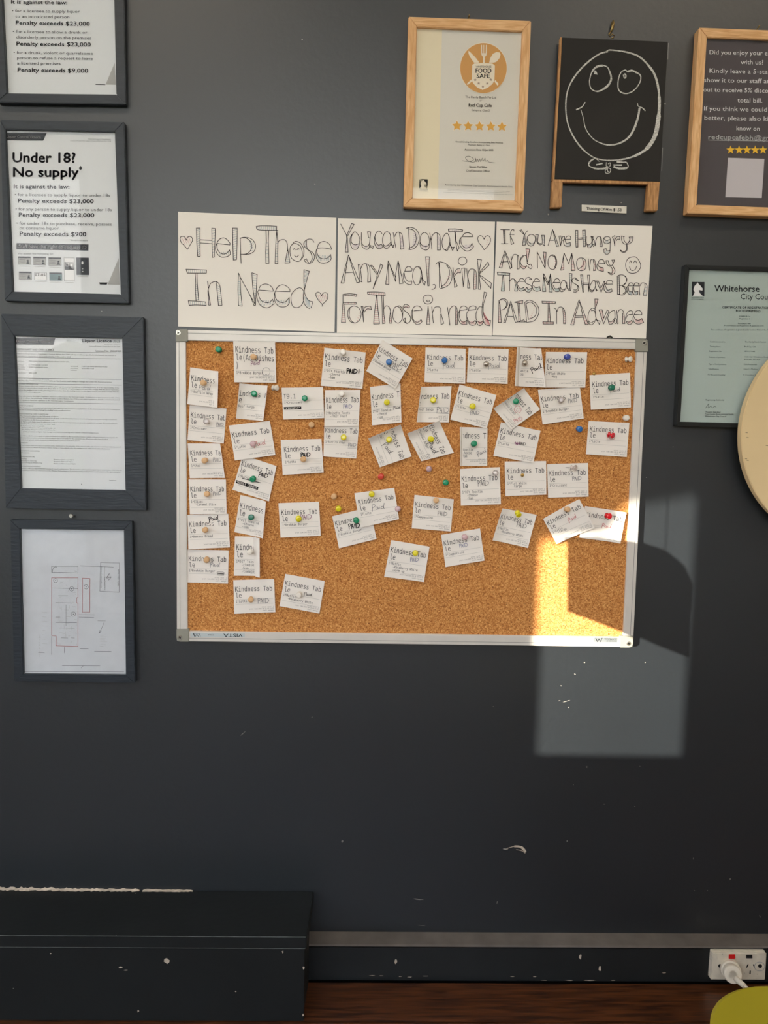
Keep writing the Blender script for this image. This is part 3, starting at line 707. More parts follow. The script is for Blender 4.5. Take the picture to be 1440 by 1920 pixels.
RC = [
 (1, 'add dishes receipt printed with three heading lines, under the top rail near the left', [(437.6, 637), (516, 640.8), (518.6, 718), (440.4, 717)], [BR_], [('Paid', 479, 681, 17, -6, U_, .9), ('ring', 499.5, 697, 15, 0, G_, .7)], dict(hdr2='le(Ad Dishes', hdr3=')', depth=2, u0=.04, u1=.96, hv=.15)),
 (2, 'burrito wrap receipt topmost in the left column, its right edge curled', [(357, 688.8), (412, 697), (411, 765), (352, 758)], ['1*Burrito Wrap'], ('Paid', 384, 727, 22, 4, G_, .8), dict(u0=.05, u1=1.27, clip=(.02, .86), curl=(0, .014), depth=1)),
 (3, 'croissant receipt second down the left column with an underlined note', [(355.7, 759), (424.7, 766), (419.6, 831.5), (352, 825)], ['1*Croissant'], [('PAID', 412.5, 795.5, 13, 4, G_, .8), ('line', 413, 800.5, 16, 2, G_, .7)], dict(u0=.04, u1=1.0, depth=0)),
 (4, 'chai receipt third down the left column', [(352, 831.4), (414, 831.4), (423, 895.5), (356.4, 896.7)], ['1*Chai'], ('PAID', 408, 862, 16, 0, G_, .7), dict(u0=.05, u1=1.06, curl=(0, .006))),
 (5, 'caramel slice receipt fourth down the left column', [(353.9, 898.8), (423.8, 899), (425.6, 963.3), (357, 964)], ['1*Slices', '   -Caramel Slice'], ('PAID', 407.5, 925, 15, -4, G_, .8), {}),
 (6, 'banana bread receipt fifth down the left column with bold black handwriting', [(351.5, 965.4), (428.3, 963.3), (431.8, 1025.6), (354.3, 1029.3)], ['1*Banana Bread'], ('Paid', 400.5, 972, 18, -12, K_, 1.3), dict(depth=1)),
 (7, 'brekkie burger receipt lowest in the left column with a doodled burger', [(351, 1030.3), (428.9, 1032), (427.6, 1093.9), (351, 1091.8)], [BR_], [('Paid', 403, 1059, 18, 2, G_, 1), ('burger', 414, 1075.5, 13, 3, X_, .7)], dict(depth=0)),
 (8, 'beef sanga receipt hanging under the add dishes receipt, both sides curling forward', [(450, 718.9), (503.3, 723.5), (495.3, 789.7), (443.9, 784.6)], [' *Beef Sanga'], None, dict(u0=-.10, u1=1.22, clip=(.02, .97), curl=(.006, .012), depth=1)),
 (9, 'latte receipt with large pale red handwriting, tilted left in the second column', [(429.3, 798), (506.4, 789), (516.8, 852.9), (441, 863.3)], [LT], ('Paid', 487, 831, 22, -14, R_, .9), dict(depth=2)),
 (10, 'muffin receipt with a black printed bar, strongly tilted below a latte receipt at left', [(455, 853), (518.6, 873.8), (504.7, 939.7), (436.3, 918)], ['1*Muffin', '', '#*MIDDLE COUNTER'], [('PAID', 494, 891, 17, 8, K_, 1.2), ('line', 472, 901, 36, 14, K_, 1.2)], dict(depth=1, hv=.14)),
 (11, 'curled toastie receipt with cheese and ham under the tilted muffin receipt', [(450.8, 928), (499.7, 939.7), (493.9, 1008.5), (439.7, 997.4)], [DT, '   -cheese', '   -ham'], None, dict(u0=.04, u1=1.38, clip=(.02, .98), curl=(0, .008), depth=0)),
 (12, 'folded toastie receipt with tomato in the second column, right flap bent forward', [(440.4, 1005.7), (480, 1006.4), (484, 1079.5), (439, 1078.9)], [DT, '   -cheese', '   -ham', '   -tomato'], None, dict(u0=.06, u1=1.86, clip=(.02, .96), depth=0, fold=(.86, 1.0, .36, .26, .016))),
 (13, 'latte receipt at the bottom of the second column with grey capital handwriting', [(437.6, 1087.6), (514, 1085.6), (516.7, 1147.3), (440, 1150)], [LT], ('PAID', 494, 1126, 20, -3, G_, 1), {}),
 (14, 'raspberry muffin receipt lowest on the board in the third column, tilted right', [(535, 1075.8), (609, 1089.4), (598.9, 1150), (524.4, 1135.6)], ['1*Muffin', '   -Raspberry White'], ('Paid', 577.5, 1114, 14, 8, X_, 1), {}),
 (15, 'croissant receipt headed T9.1 with a black printed bar', [(528, 727), (605.8, 726), (608, 783.9), (531.5, 786.7)], ['1*Croissant', '', '#*KINDNESS*'], None, dict(hdr='T9.1', hdr2=None, u0=.03, u1=.95)),
 (16, 'toastie receipt with bold black exclamation, under the top rail', [(608.3, 652), (685.7, 661), (679.4, 729), (601.7, 723.5)], [DT, '   -cheese', '   -ham'], [('PAID', 660, 696, 19, 2, K_, 1.8), ('line', 673, 696, 8, 95, K_, 1.5)], dict(hv=.15)),
 (17, 'fruit toast receipt hanging directly above a burrito wrap receipt', [(609.3, 731.5), (676, 731), (672.5, 798.5), (608.3, 799)], ['1*Noisette Toasts', '   -Fruit Toast'], ('PAID', 652, 762, 16, 2, B_, .8), dict(depth=1, u1=.97)),
 (18, 'burrito wrap receipt below the fruit toast receipt with an underlined note', [(608, 797), (673, 798.5), (668, 859.9), (606.5, 855.7)], ['1*Burrito Wrap'], [('PAID', 660.5, 834, 14, 2, G_, .8), ('line', 660, 840, 16, 0, G_, .7)], dict(depth=0, hv=.09, u1=.98)),
 (19, 'latte receipt with small bold black handwriting above a wooden pin, third column', [(526.4, 825), (602.8, 822.8), (607, 885.6), (530.6, 890.4)], [LT], ('PAID', 573, 852.5, 17, -2, K_, 1.6), dict(u0=.06, u1=.96)),
 (20, 'brekkie burger receipt with purple handwriting beside a yellow pin, alone in the third column', [(522.2, 943.3), (598.2, 940.6), (601.7, 1004), (526.4, 1007.5)], [BR_], ('PAID', 574, 969, 20, -5, U_, .9), dict(u0=.05, u1=.95)),
 (21, 'banana bread receipt tilted steeply over the top rail, blue pin', [(716.8, 637.4), (773.3, 672.5), (741.5, 729), (686.7, 696)], ['1*Banana Bread'], [('PAID', 743, 687, 22, 22, X_, .9), ('line', 740, 693, 24, 28, X_, .9)], dict(depth=3, u0=.0, u1=.98, hv=.18)),
 (22, 'toastie receipt with cheese and ham below the steeply tilted banana bread receipt', [(693.9, 725.6), (750.8, 718.6), (752.5, 792), (697.8, 797.8)], [DT, '   -cheese', '   -ham'], ('Paid', 744, 764, 13, -8, X_, .9), dict(u0=.03, u1=1.14, clip=(.02, .98), depth=1)),
 (23, 'latte receipt with a blue pin and faint script, fifth along the top row', [(797.8, 651.7), (872.8, 654), (871.7, 719.7), (795.6, 716.5)], [LT], ('Paid', 841, 685.5, 22, -4, G_, .8), dict(u0=.04, u1=.95)),
 (24, 'beef sanga receipt with a yellow pin and large underlined capitals', [(789, 725.3), (846.7, 724), (841, 792), (780.3, 791.5)], ['  *Beef Sanga'], [('PAID', 830, 769, 22, 2, G_, .9), ('line', 829, 775, 24, 2, G_, .8)], dict(u0=-.14, u1=.96, clip=(.02, .98), curl=(.008, 0))),
 (25, 'latte receipt tilted right with a yellow pin, beside the tilted burger receipt', [(861.4, 720.7), (930.3, 740.8), (911.8, 803.3), (843.5, 786.7)], [LT], ('PAID', 890, 774, 16, -3, G_, .9), dict(depth=2, hv=.16)),
 (26, 'latte receipt with a silver pin and spaced faint script in the top row', [(878.5, 652.6), (953.5, 654.7), (951, 720), (874.7, 717)], [LT], ('Paid', 926, 686, 22, -4, G_, .8), dict(u0=.03, u1=.97)),
 (27, 'narrow toastie receipt folded at its left edge, bold black script', [(969, 650.8), (1012.5, 654), (1020, 727), (964, 724)], ['      Toastie', '   -cheese'], ('Paid', 1004, 690.5, 20, -28, K_, 1.1), dict(u0=-.30, u1=1.05, clip=(.16, .98), curl=(0, .008), depth=2, hv=.16, fold=(.13, 0, .17, .17, .014))),
 (28, 'flat white receipt with mug note and deep blue pin, end of the top row', [(1023, 660), (1100.3, 660.6), (1096.4, 726.7), (1018.6, 726.7)], ['1*Flat White', '   -Mug'], None, dict(u0=.02, u1=.93, hv=.17, depth=2)),
 (29, 'brekkie burger receipt with a clear pin just below the flat white mug receipt', [(1008.3, 731), (1086.7, 724.9), (1093.6, 784.6), (1016.7, 796)], [BR_], ('PAID', 1073, 751, 16, -8, G_, .9), dict(depth=1)),
 (30, 'brekkie burger receipt hung cornerwise like a diamond with a red smiley and green pin', [(980.6, 727.6), (1011.8, 767.5), (958.3, 805.4), (923.6, 766)], [BR_], [('smile', 970, 768, 13, 20, R_, .7), ('PAID', 971, 787, 16, -25, R_, .8)], dict(u0=-.12, u1=.95, clip=(.0, .99), depth=3, curl=(.006, 0))),
 (31, 'narrow toastie receipt with green pin, left edge folded forward', [(861.8, 800.8), (913.9, 802), (913.2, 873.3), (863.2, 873.3)], ['    Toastie', '   -cheese', '   -ham'], ('Paid', 902.5, 848, 18, -28, G_, .9), dict(u0=-.16, u1=1.18, clip=(.10, .98), fold=(.07, 0, .06, .12, .012), depth=1, hv=.14)),
 (32, 'latte receipt with a scribbled dark note, partly under the diamond-hung receipt', [(938.9, 791.8), (1012.8, 807.8), (999.3, 868.2), (924.3, 854.3)], [LT], [('scrib', 970, 831, 12, 0, U_, .9), ('PAID', 979, 832, 12, 2, X_, 1)], dict(depth=2, hv=.16)),
 (33, 'toastie receipt with cheese and ham and looping capitals, middle right of the board', [(862.2, 879.3), (936.8, 875.8), (938.6, 945), (863.6, 947.8)], [DT, '   -cheese', '   -ham'], ('PAID', 906, 906, 20, -4, X_, .9), dict(u0=.03, u1=.94)),
 (34, 'large flat white receipt held by a small brass tack', [(946, 865.4), (1023.6, 864.4), (1023.6, 927), (947, 930)], ['1*Flat White', '   -large'], None, dict(u0=.04, u1=.96, depth=1)),
 (35, 'croissant receipt touching the large flat white receipt on its right', [(1025.8, 870.3), (1102.6, 868), (1103, 931), (1027, 933)], ['1*Croissant'], ('PAID', 1081.5, 897, 16, -5, G_, .9), dict(u0=.03, u1=.95, depth=0)),
 (36, 'latte receipt with a dark green pin near the right rail', [(1105, 703.5), (1180.8, 699), (1182, 763.8), (1106.4, 768.6)], [LT], ('Paid', 1153, 731, 18, -6, G_, .9), dict(u0=.05, u1=.96)),
 (37, 'latte receipt with a sideways red pin near the right rail', [(1103.3, 789.4), (1179.7, 793), (1173.9, 856.8), (1098, 851.5)], [LT], ('PAID', 1145, 821, 14, 2, R_, .7), dict(u0=.04, u1=.95, hv=.16)),
 (38, 'large latte receipt tilted left with red script, lower right of the board', [(1017.2, 972.3), (1083.6, 935), (1112, 988.5), (1042, 1019)], [LT, '   -large'], ('Paid', 1071.5, 971, 17, -34, R_, .9), dict(depth=3, curl=(0, .006), hv=.14)),
 (39, 'blank-bodied receipt with a red pin tucked behind the tilted large latte receipt', [(1096.5, 948.7), (1171.8, 960.2), (1160.3, 1017.8), (1085.4, 1007.7)], [], ('Paid', 1137, 986, 18, 4, R_, .8), dict(hdr2=None, depth=1, u0=.04, u1=.96, curl=(0, .008), hv=.17)),
 (40, 'raspberry muffin receipt tilted right with a yellow pin on its top edge', [(940.8, 952.6), (1005.4, 965), (988.8, 1026.7), (922, 1011.7)], ['1*Muffin', '   -Raspberry White'], ('PAID', 978, 985, 18, 14, X_, .9), dict(curl=(.006, .003), hv=.17)),
 (41, 'cappuccino receipt tilted left with a pale pink pin', [(827, 1002.6), (899.9, 990.6), (908.2, 1050.6), (835, 1062.8)], ['1*Cappuccino'], ('PAID', 869, 1022.5, 15, -9, B_, .8), {}),
 (42, 'warm raspberry muffin receipt lowest in the middle of the board', [(733.5, 1012.4), (805.4, 1024.9), (794.6, 1090.6), (720.3, 1081)], ['1*Muffin', '   -Raspberry White', '   -warm up'], ('PAID', 777, 1049, 15, 2, B_, .8), dict(hv=.18)),
 (43, 'cappuccino receipt with a wooden pin on its top edge', [(777, 927.6), (850.8, 936), (845, 996.4), (771.7, 990)], ['1*Cappuccino'], ('PAID', 829.5, 963, 17, 5, X_, .9), {}),
 (44, 'latte receipt overlapping the brekkie burger receipt below it', [(664.4, 924.4), (739, 914.4), (748, 972.8), (676, 988.5)], [LT], ('Paid', 709, 950, 24, -8, G_, .9), dict(depth=3, u0=.05, u1=.95)),
 (45, 'brekkie burger receipt half hidden under a tilted latte receipt', [(622.8, 968), (693, 950.7), (706, 1010.3), (635.7, 1027.6)], [BR_], ('PAID', 664, 986, 20, -8, K_, 1.4), dict(depth=1, hv=.17)),
 (46, 'receipt rotated clockwise with sideways heading, centre left, no item legible but script', [(750.8, 796), (771.7, 855.7), (711.9, 875.8), (690.4, 821.7)], ['1*Chai'], ('Paid', 727, 840, 22, 52, X_, 1), dict(u0=-.10, u1=.97, clip=(.02, .98), curl=(.010, 0), depth=2)),
 (47, 'brekkie burger receipt rotated clockwise with large sideways script', [(823, 789), (850.8, 848.8), (789.7, 864.7), (762.6, 812.6)], [BR_], [('Paid', 811, 839, 24, 56, I_post2, 1), ('smile', 802.5, 855, 8, 30, G_, .7)], dict(u0=.0, u1=.95, curl=(.008, 0), depth=2)),
]
for (k, lab, cs, items, paid, kw) in RC: receipt(k, lab, cs, items, paid, **kw)

# ------------------------------------------------------------------ push pins
PM = {'green': mat('pin_green', (10, 140, 96), .3, coat=.4), 'dark green': mat('pin_dark_green', (20, 110, 84), .3, coat=.4), 'yellow': mat('pin_yellow', (226, 212, 24), .3, coat=.4),
 'blue': mat('pin_blue', (40, 104, 172), .3, coat=.4), 'deep blue': mat('pin_deep_blue', (62, 78, 168), .3, coat=.4), 'red': mat('pin_red', (206, 22, 38), .25, coat=.4), 'orange red': mat('pin_orange_red', (214, 70, 52), .35, coat=.4),
 'wooden': mat('pin_wood', (222, 178, 130), .6, var=.08, vscale=300), 'white': mat('pin_white', (236, 228, 216), .35, coat=.4), 'clear': mat('pin_clear', (226, 214, 210), .15, coat=.6, trans=.6),
 'silver': mat('pin_silver', (190, 182, 172), .25, metal=.8), 'pink': mat('pin_pink', (222, 186, 190), .25, coat=.5, trans=.3), 'brass': mat('pin_brass', (196, 160, 90), .35, metal=.7)}
M_pinsteel = mat('pin_steel', (190, 190, 190), .3, metal=1)
def lathe(prof, axis_o, tilt, m, n=20):
    vs = []; fs = []
    rot = Matrix.Rotation(tilt[0], 3, 'X') @ Matrix.Rotation(tilt[1], 3, 'Z')
    for (r, h) in prof:
        for i in range(n):
            a = i*2*math.pi/n
            vs.append(axis_o+rot @ Vector((r*math.cos(a), -h, r*math.sin(a))))
    for j in range(len(prof)-1):
        for i in range(n): fs.append((j*n+i, j*n+(i+1) % n, (j+1)*n+(i+1) % n, (j+1)*n+i))
    fs.append(tuple(range((len(prof)-1)*n, len(prof)*n)))
    return vs, fs
PROF = {'push': [(.0052, .0005), (.0054, .0016), (.0030, .0026), (.0026, .0060), (.0050, .0078), (.0056, .0092), (.0056, .0108), (.0046, .0116), (.0026, .0119), (.0005, .0117)],
 'wood': [(.0046, .0005), (.0048, .0020), (.0034, .0032), (.0034, .0080), (.0054, .0096), (.0056, .0130), (.0048, .0142), (.0016, .0144), (.0004, .0143)],
 'ball': [(.0020, .0004), (.0042, .0016), (.0056, .0042), (.0056, .0062), (.0044, .0086), (.0020, .0100), (.0004, .0102)],
 'tack': [(.0034, .0003), (.0034, .0008), (.0026, .0022), (.0012, .0030), (.0003, .0032)]}
def pin(px, py, colour, where, kind=None, tilt=None, depth=3):
    kind = kind or ('wood' if colour == 'wooden' else 'ball' if colour == 'silver' else 'push')
    base = P(px, py, YC-.010); base.y = YC-.0006-depth*.0016-.0012
    tilt = tilt or (random.uniform(-.12, .12), random.uniform(-.12, .12))
    t = thing('push_pin', base, '%s %s %s' % (colour, 'push pin' if kind != 'tack' else 'thumbtack', where), 'push pin', 'push pins in the cork board')
    ALLROOTS.append(t)
    mb = MB(); v, f = lathe(PROF[kind], base, tilt, PM[colour]); mb.add(v, f, PM[colour]); mb.build('pin_head', t, smooth=True)
    rot = Matrix.Rotation(tilt[0], 3, 'X') @ Matrix.Rotation(tilt[1], 3, 'Z')
    mb = MB(); mb.tube([base+rot @ Vector((0, -.001, 0)), base+rot @ Vector((0, .0085+depth*.0016, 0))], [.0006, .0003], M_pinsteel, 6); mb.build('pin_needle', t)
for a in [
 (410.3, 655.4, 'green', 'stuck in bare cork by the top left corner', None, None, 0), (477.2, 669.3, 'wooden', 'holding the add dishes receipt'), (382.8, 718, 'wooden', 'holding the topmost burrito wrap receipt in the left column'),
 (477, 739, 'green', 'holding the beef sanga receipt at the left'), (511, 727, 'white', 'half hidden at the right corner of the left beef sanga receipt', None, (0, .9), 0), (388, 791, 'clear', 'holding the croissant receipt in the left column'),
 (644, 661.7, 'white', 'at the top of the toastie receipt with bold black handwriting'), (571, 747, 'green', 'holding the receipt headed T9.1'), (641.3, 739, 'white', 'at the top of the fruit toast receipt'), (583, 796, 'wooden', 'in bare cork below the receipt headed T9.1', None, None, 0),
 (729.3, 679, 'blue', 'holding the banana bread receipt tilted over the top rail'), (834, 675, 'blue', 'holding a latte receipt in the top row'), (725.6, 753.6, 'yellow', 'holding the toastie receipt below the tilted banana bread receipt'), (812.6, 751, 'yellow', 'holding the beef sanga receipt in the middle'),
 (911, 683, 'silver', 'ball-shaped holding a latte receipt in the top row'), (983.6, 681, 'silver', 'ball-shaped holding the narrow folded toastie receipt'), (885.8, 761.4, 'yellow', 'holding the right-tilted latte receipt'), (967.4, 752.6, 'green', 'holding the diamond-hung brekkie burger receipt'),
 (1052, 751, 'clear', 'holding the brekkie burger receipt below the flat white mug receipt'), (1063, 669, 'deep blue', 'holding the flat white mug receipt'), (1176, 673, 'white', 'tipped sideways in bare cork by the top right corner', None, (0, .75), 0), (1145.7, 727, 'dark green', 'holding the latte receipt near the right rail'),
 (1174.9, 783.6, 'white', 'in bare cork by the right rail between two latte receipts', None, None, 0), (1086.4, 804, 'blue', 'in bare cork left of the latte receipt with the red pin', None, None, 0), (1142, 814.4, 'red', 'tipped sideways on the latte receipt near the right rail', None, (.3, .7)), (1115.8, 700.5, 'brass', 'tiny, at the top edge of the latte receipt by the right rail', 'tack', None, 0),
 (474, 832, 'pink', 'holding the latte receipt with pale red handwriting'), (385.6, 862.6, 'wooden', 'holding the chai receipt'), (475, 897, 'green', 'holding the tilted muffin receipt with a black bar'), (388.6, 925.8, 'wooden', 'holding the caramel slice receipt'), (471.7, 970, 'dark green', 'holding the curled toastie receipt in the second column'),
 (644, 820.6, 'yellow', 'holding the burrito wrap receipt under the fruit toast receipt'), (569, 860, 'wooden', 'holding the latte receipt with bold black handwriting'), (626.7, 929.7, 'wooden', 'in bare cork above a yellow pin', None, None, 0), (634.3, 953.6, 'yellow', 'in bare cork below a wooden pin', None, None, 0),
 (697, 925.8, 'yellow', 'at the top edge of the overlapping latte receipt', None, None, 4), (559.3, 971.7, 'yellow', 'holding the brekkie burger receipt in the third column'), (667.6, 975, 'green', 'holding the half hidden brekkie burger receipt', None, None, 4), (728.9, 825, 'yellow', 'holding the rotated receipt at centre left'),
 (806.7, 823, 'yellow', 'holding the rotated brekkie burger receipt'), (804.7, 878.6, 'pink', 'in bare cork below the rotated brekkie burger receipt', None, None, 0), (715.4, 893, 'orange red', 'in bare cork at the centre of the board', None, (.1, -.15), 0), (835.5, 905, 'green', 'in bare cork at the centre of the board', None, None, 0),
 (817, 938.6, 'wooden', 'at the top of the cappuccino receipt'), (746.7, 954.7, 'pink', 'half hidden behind the right edge of the overlapping latte receipt', None, None, 0), (887.8, 832.5, 'green', 'holding the narrow toastie receipt in the middle'), (928.5, 887, 'clear', 'holding the toastie receipt with looping capitals'),
 (980, 891, 'brass', 'holding the large flat white receipt', 'tack'), (970, 960.6, 'yellow', 'on the top edge of the right-tilted raspberry muffin receipt', None, (.5, .2)), (1071, 877, 'clear', 'lying sideways at the top of the right-hand croissant receipt', None, (0, 1.0)), (1061.7, 955, 'wooden', 'holding the large latte receipt tilted left', None, None, 4),
 (1138, 967, 'red', 'holding the blank-bodied receipt by the right rail', None, (0, .35)), (384.9, 992.5, 'wooden', 'holding the banana bread receipt in the left column'), (387.6, 1047.8, 'wooden', 'holding the lowest brekkie burger receipt in the left column'), (469.6, 1034.9, 'white', 'holding the folded toastie receipt with tomato'),
 (470.3, 1123, 'wooden', 'holding the bottom latte receipt in the second column'), (561.4, 1113.8, 'white', 'holding the lowest raspberry muffin receipt at left'), (778.9, 1036.7, 'yellow', 'holding the warm muffin receipt'), (871, 1007, 'pink', 'holding the left-tilted cappuccino receipt')]:
    pin(*a)

# ------------------------------------------------------------------ three hand-lettered posters
def flat_sheet(name, cs, y, m, label=None, cat=None, th=.0004, parent=None, wob=.0012, seed=1, group=None):
    """slightly wavy sheet of paper, quad from photo corners, on plane y"""
    A, B, Cc, D = [P(*c, y) for c in cs]; N = 16; rs = random.Random(seed); ph = [rs.uniform(0, 6) for _ in range(3)]
    vs = []
    for j in range(N+1):
        for i in range(N+1):
            u, v = i/N, j/N; p = (A*(1-u)+B*u)*(1-v)+(D*(1-u)+Cc*u)*v
            d = wob*(math.sin(u*5+ph[0])*math.sin(v*4+ph[1])*.5+.5)
            vs.append(Vector((p.x, y-d, p.z)))
    mb = MB(); mb.add(vs, [(j*(N+1)+i, (j+1)*(N+1)+i, (j+1)*(N+1)+i+1, j*(N+1)+i+1) for j in range(N) for i in range(N)], m)
    def surf(px, py, off=.0004):
        u, v = inv(cs, px, py); p = (A*(1-u)+B*u)*(1-v)+(D*(1-u)+Cc*u)*v
        return Vector((p.x, y-wob*(math.sin(u*5+ph[0])*math.sin(v*4+ph[1])*.5+.5)-off, p.z))
    if parent is None:
        org = P(sum(c[0] for c in cs)/4, sum(c[1] for c in cs)/4, y); o = mb.build(name, None, origin=org, smooth=True); o['_o'] = tuple(org); ALLROOTS.append(o)
        tag(o, label, cat, group)
    else: o = mb.build(name, parent, smooth=True)
    return o, surf
INKC = {'k': ink('pen_black', (52, 46, 48)), 'r': ink('pen_maroon', (98, 46, 54))}
HC = {'b': I_hb, 'p': I_hp, 'r': I_hr, 'v': I_hv, 't': I_hteal, 'g': I_lgrey}
def letters(surf, tiles, w=1.12):
    A = Ink(surf); Hh = Ink(lambda x, y: surf(x, y, .00025))
    for (ox, oy, data) in tiles:
        for row in data.strip().split('\n'):
            row = row.strip()
            if not row: continue
            for part in row.split(';'):
                tk = part.split()
                if not tk: continue
                pts = [tuple(float(q) for q in s.split(',')) for s in tk[1:]]
                pts = [(ox+a/9.6, oy+b/9.6) for a, b in pts]
                if tk[0] in ('L', 'C'):
                    if tk[0] == 'C': A.curve(pts, w, INKC['k'], 5)
                    else: A.line(pts, w, INKC['k'])
                elif tk[0][0] == 'H':      # hatch between two sides
                    n = max(3, int(int(tk[0][2:])*.68)); c = HC[tk[0][1]]; a, b, c2, d = pts
                    for i in range(n):
                        t = (i+.5)/n
                        Hh.line([(a[0]+(b[0]-a[0])*t, a[1]+(b[1]-a[1])*t), (d[0]+(c2[0]-d[0])*t, d[1]+(c2[1]-d[1])*t)], .55, c)
    return A, Hh
def poster(cs, y, label, tiles, seed):
    o, surf = flat_sheet('poster', cs, y, M_paper, label, 'poster', seed=seed, wob=.0022, group='hand-lettered donation posters')
    A, Hh = letters(surf, tiles)
    tag(A.mb.build('lettering', o), kind='stuff'); tag(Hh.mb.build('pencil_hatching', o), kind='stuff')
    return o, surf
T1 = (330, 410, '''C 188,390 165,335 130,316 90,325 76,360 100,430 155,485 210,550;C 188,390 210,335 255,316 292,345 295,400 255,470 210,550
Hp7 95,360 250,330 290,420 150,480
L 368,168 435,168 432,420 437,672 392,675 375,420 368,168;L 432,378 645,390;L 432,435 645,450;Hb18 370,190 390,670 435,640 435,170
L 645,170 708,178 700,450 690,685 655,692 650,450 645,170;Hb16 650,190 658,680 690,670 704,180
C 735,445 775,375 850,345 920,375 972,440;L 972,440 970,470 735,445;C 735,445 712,520 730,610 800,680 870,688 950,665 980,630;C 740,450 745,540 790,610 850,632 910,620 965,560;L 965,560 980,630;Hb8 760,600 960,600 965,640 790,665
L 1018,168 1102,170 1098,450 1088,735 1032,742 1022,450 1018,168;Hb20 1020,190 1035,735 1090,710 1100,170
C 1150,355 1250,345 1330,400 1362,490 1340,570 1270,630 1170,640;C 1150,350 1230,335 1340,355 1410,420 1432,500 1400,590 1310,635 1200,642;L 1155,360 1165,640 1172,800;Hb9 1320,370 1345,590 1390,590 1400,420''')
T2 = (480, 410, '''C 0,140 100,128 240,130 370,138;L 370,138 368,212;C 395,210 250,208 100,205 20,192 0,140;Hb16 10,140 360,138 360,205 20,195
L 178,212 185,400 172,600 178,805 232,802 225,600 220,400 225,212;Hb10 180,400 178,790 228,790 222,400
L 372,215 355,450 342,805 392,805;L 372,215 392,430 388,600 390,805;Hb12 360,420 345,790 388,790 385,420;C 392,445 410,400 470,375 525,385 558,440 570,540 608,790;L 608,790 520,795 567,560;Hb8 560,620 522,785 605,780 575,620
C 610,570 625,490 680,448 740,455 800,500 830,590 825,690 790,750 740,765 670,735 625,680 610,570;C 640,475 690,415 740,410 800,440 850,520 862,600 840,690 790,750
C 668,558 688,535 708,560;C 735,560 758,535 780,550;C 692,648 705,675 735,682 768,650
C 1045,425 1010,375 950,365 890,395 858,450 880,510 930,555 1000,590 1045,640 1052,700 1020,770 950,800 890,775 865,742;L 865,742 905,715;C 905,715 925,760 955,795;C 910,388 905,450 920,530 980,600 1005,680 1000,740 965,795;Hb6 1000,640 1000,760 1030,740 1045,640;Hb5 870,430 885,510 915,520 905,400
C 1100,530 1130,450 1200,410 1270,420 1330,470 1362,545;L 1362,545 1355,550;C 1355,550 1280,530 1190,522 1100,530;C 1100,530 1080,590 1085,690 1130,770 1200,795 1270,785 1330,755 1355,715;L 1355,715 1345,640;C 1345,640 1290,700 1210,718 1140,690 1100,620 1100,530;Hb14 1095,640 1350,670 1350,740 1120,760''')
T3 = (330, 495, '''L 182,90 550,105 548,160 205,158 182,90;Hb14 200,95 545,110 540,158 210,155;L 345,160 355,350 350,500 362,665;L 378,160 385,350 408,650;Hb14 355,350 362,660 405,650 385,350;C 225,655 370,668 535,682;L 535,682 545,742;C 545,742 380,735 238,740;L 238,740 225,655;Hb12 240,670 535,690 540,735 240,735
L 568,305 585,430;C 590,430 620,350 690,315 750,325 790,390 808,520 828,740;L 828,740 765,748 745,520 722,320;Hb14 735,360 765,740 822,735 795,400;L 590,430 575,480 590,738 622,738 600,600 582,470;Hv5 582,500 592,730 615,730 600,600
L 1125,160 1115,450 1125,745 1190,755 1165,500 1152,215 1125,160;Ht18 1122,300 1128,735 1185,745 1160,300;L 1145,215 1428,735;L 1160,240 1300,500 1345,590 1405,750 1430,735
L 1365,155 1385,450 1425,740;L 1365,155 1460,185 1445,450 1430,740;Hb16 1370,170 1410,640 1440,640 1455,190''')
T4 = (480, 495, '''C 48,465 80,390 160,358 240,375 295,430 310,480;L 310,485 48,465;C 48,465 18,530 20,620 70,730 150,780 230,780 325,710;L 325,710 295,630;C 295,630 250,680 180,692 100,660 55,590 42,510;Hb13 50,640 300,660 310,720 90,750
C 350,485 390,405 470,370 550,395 605,450 612,492;L 612,492 345,485;C 350,485 325,550 340,670 400,750 480,772 560,750 602,690;L 602,690 595,600;C 595,600 540,670 460,690 390,660 350,600 335,520;Hb13 350,640 590,640 600,710 390,740
C 855,480 820,435 770,425 700,460 640,540 628,630 650,740 700,780 770,775 830,720 855,640 850,560 858,480;L 865,100 958,125 900,330 865,490;L 862,100 860,300 870,480;Hb18 865,110 865,400 885,400 950,130
C 868,490 900,590 960,660 1020,675;L 1020,675 990,790;C 970,800 910,770 865,700 850,620 855,500;Hb12 865,560 900,760 985,780 960,670
C 1180,570 1150,515 1105,502 1075,540 1100,610 1150,680 1190,720 1190,760;C 1180,570 1210,520 1260,512 1292,550 1285,620 1240,680 1188,725;Hp8 1095,560 1260,530 1280,620 1150,690''')
poster([(334.2, 397.3), (630.7, 408.9), (627.3, 622.7), (334.2, 612.2)], -.0008, 'white poster hand-lettered Help Those In Need with two pink hearts', [T1, T2, T3, T4], 2)
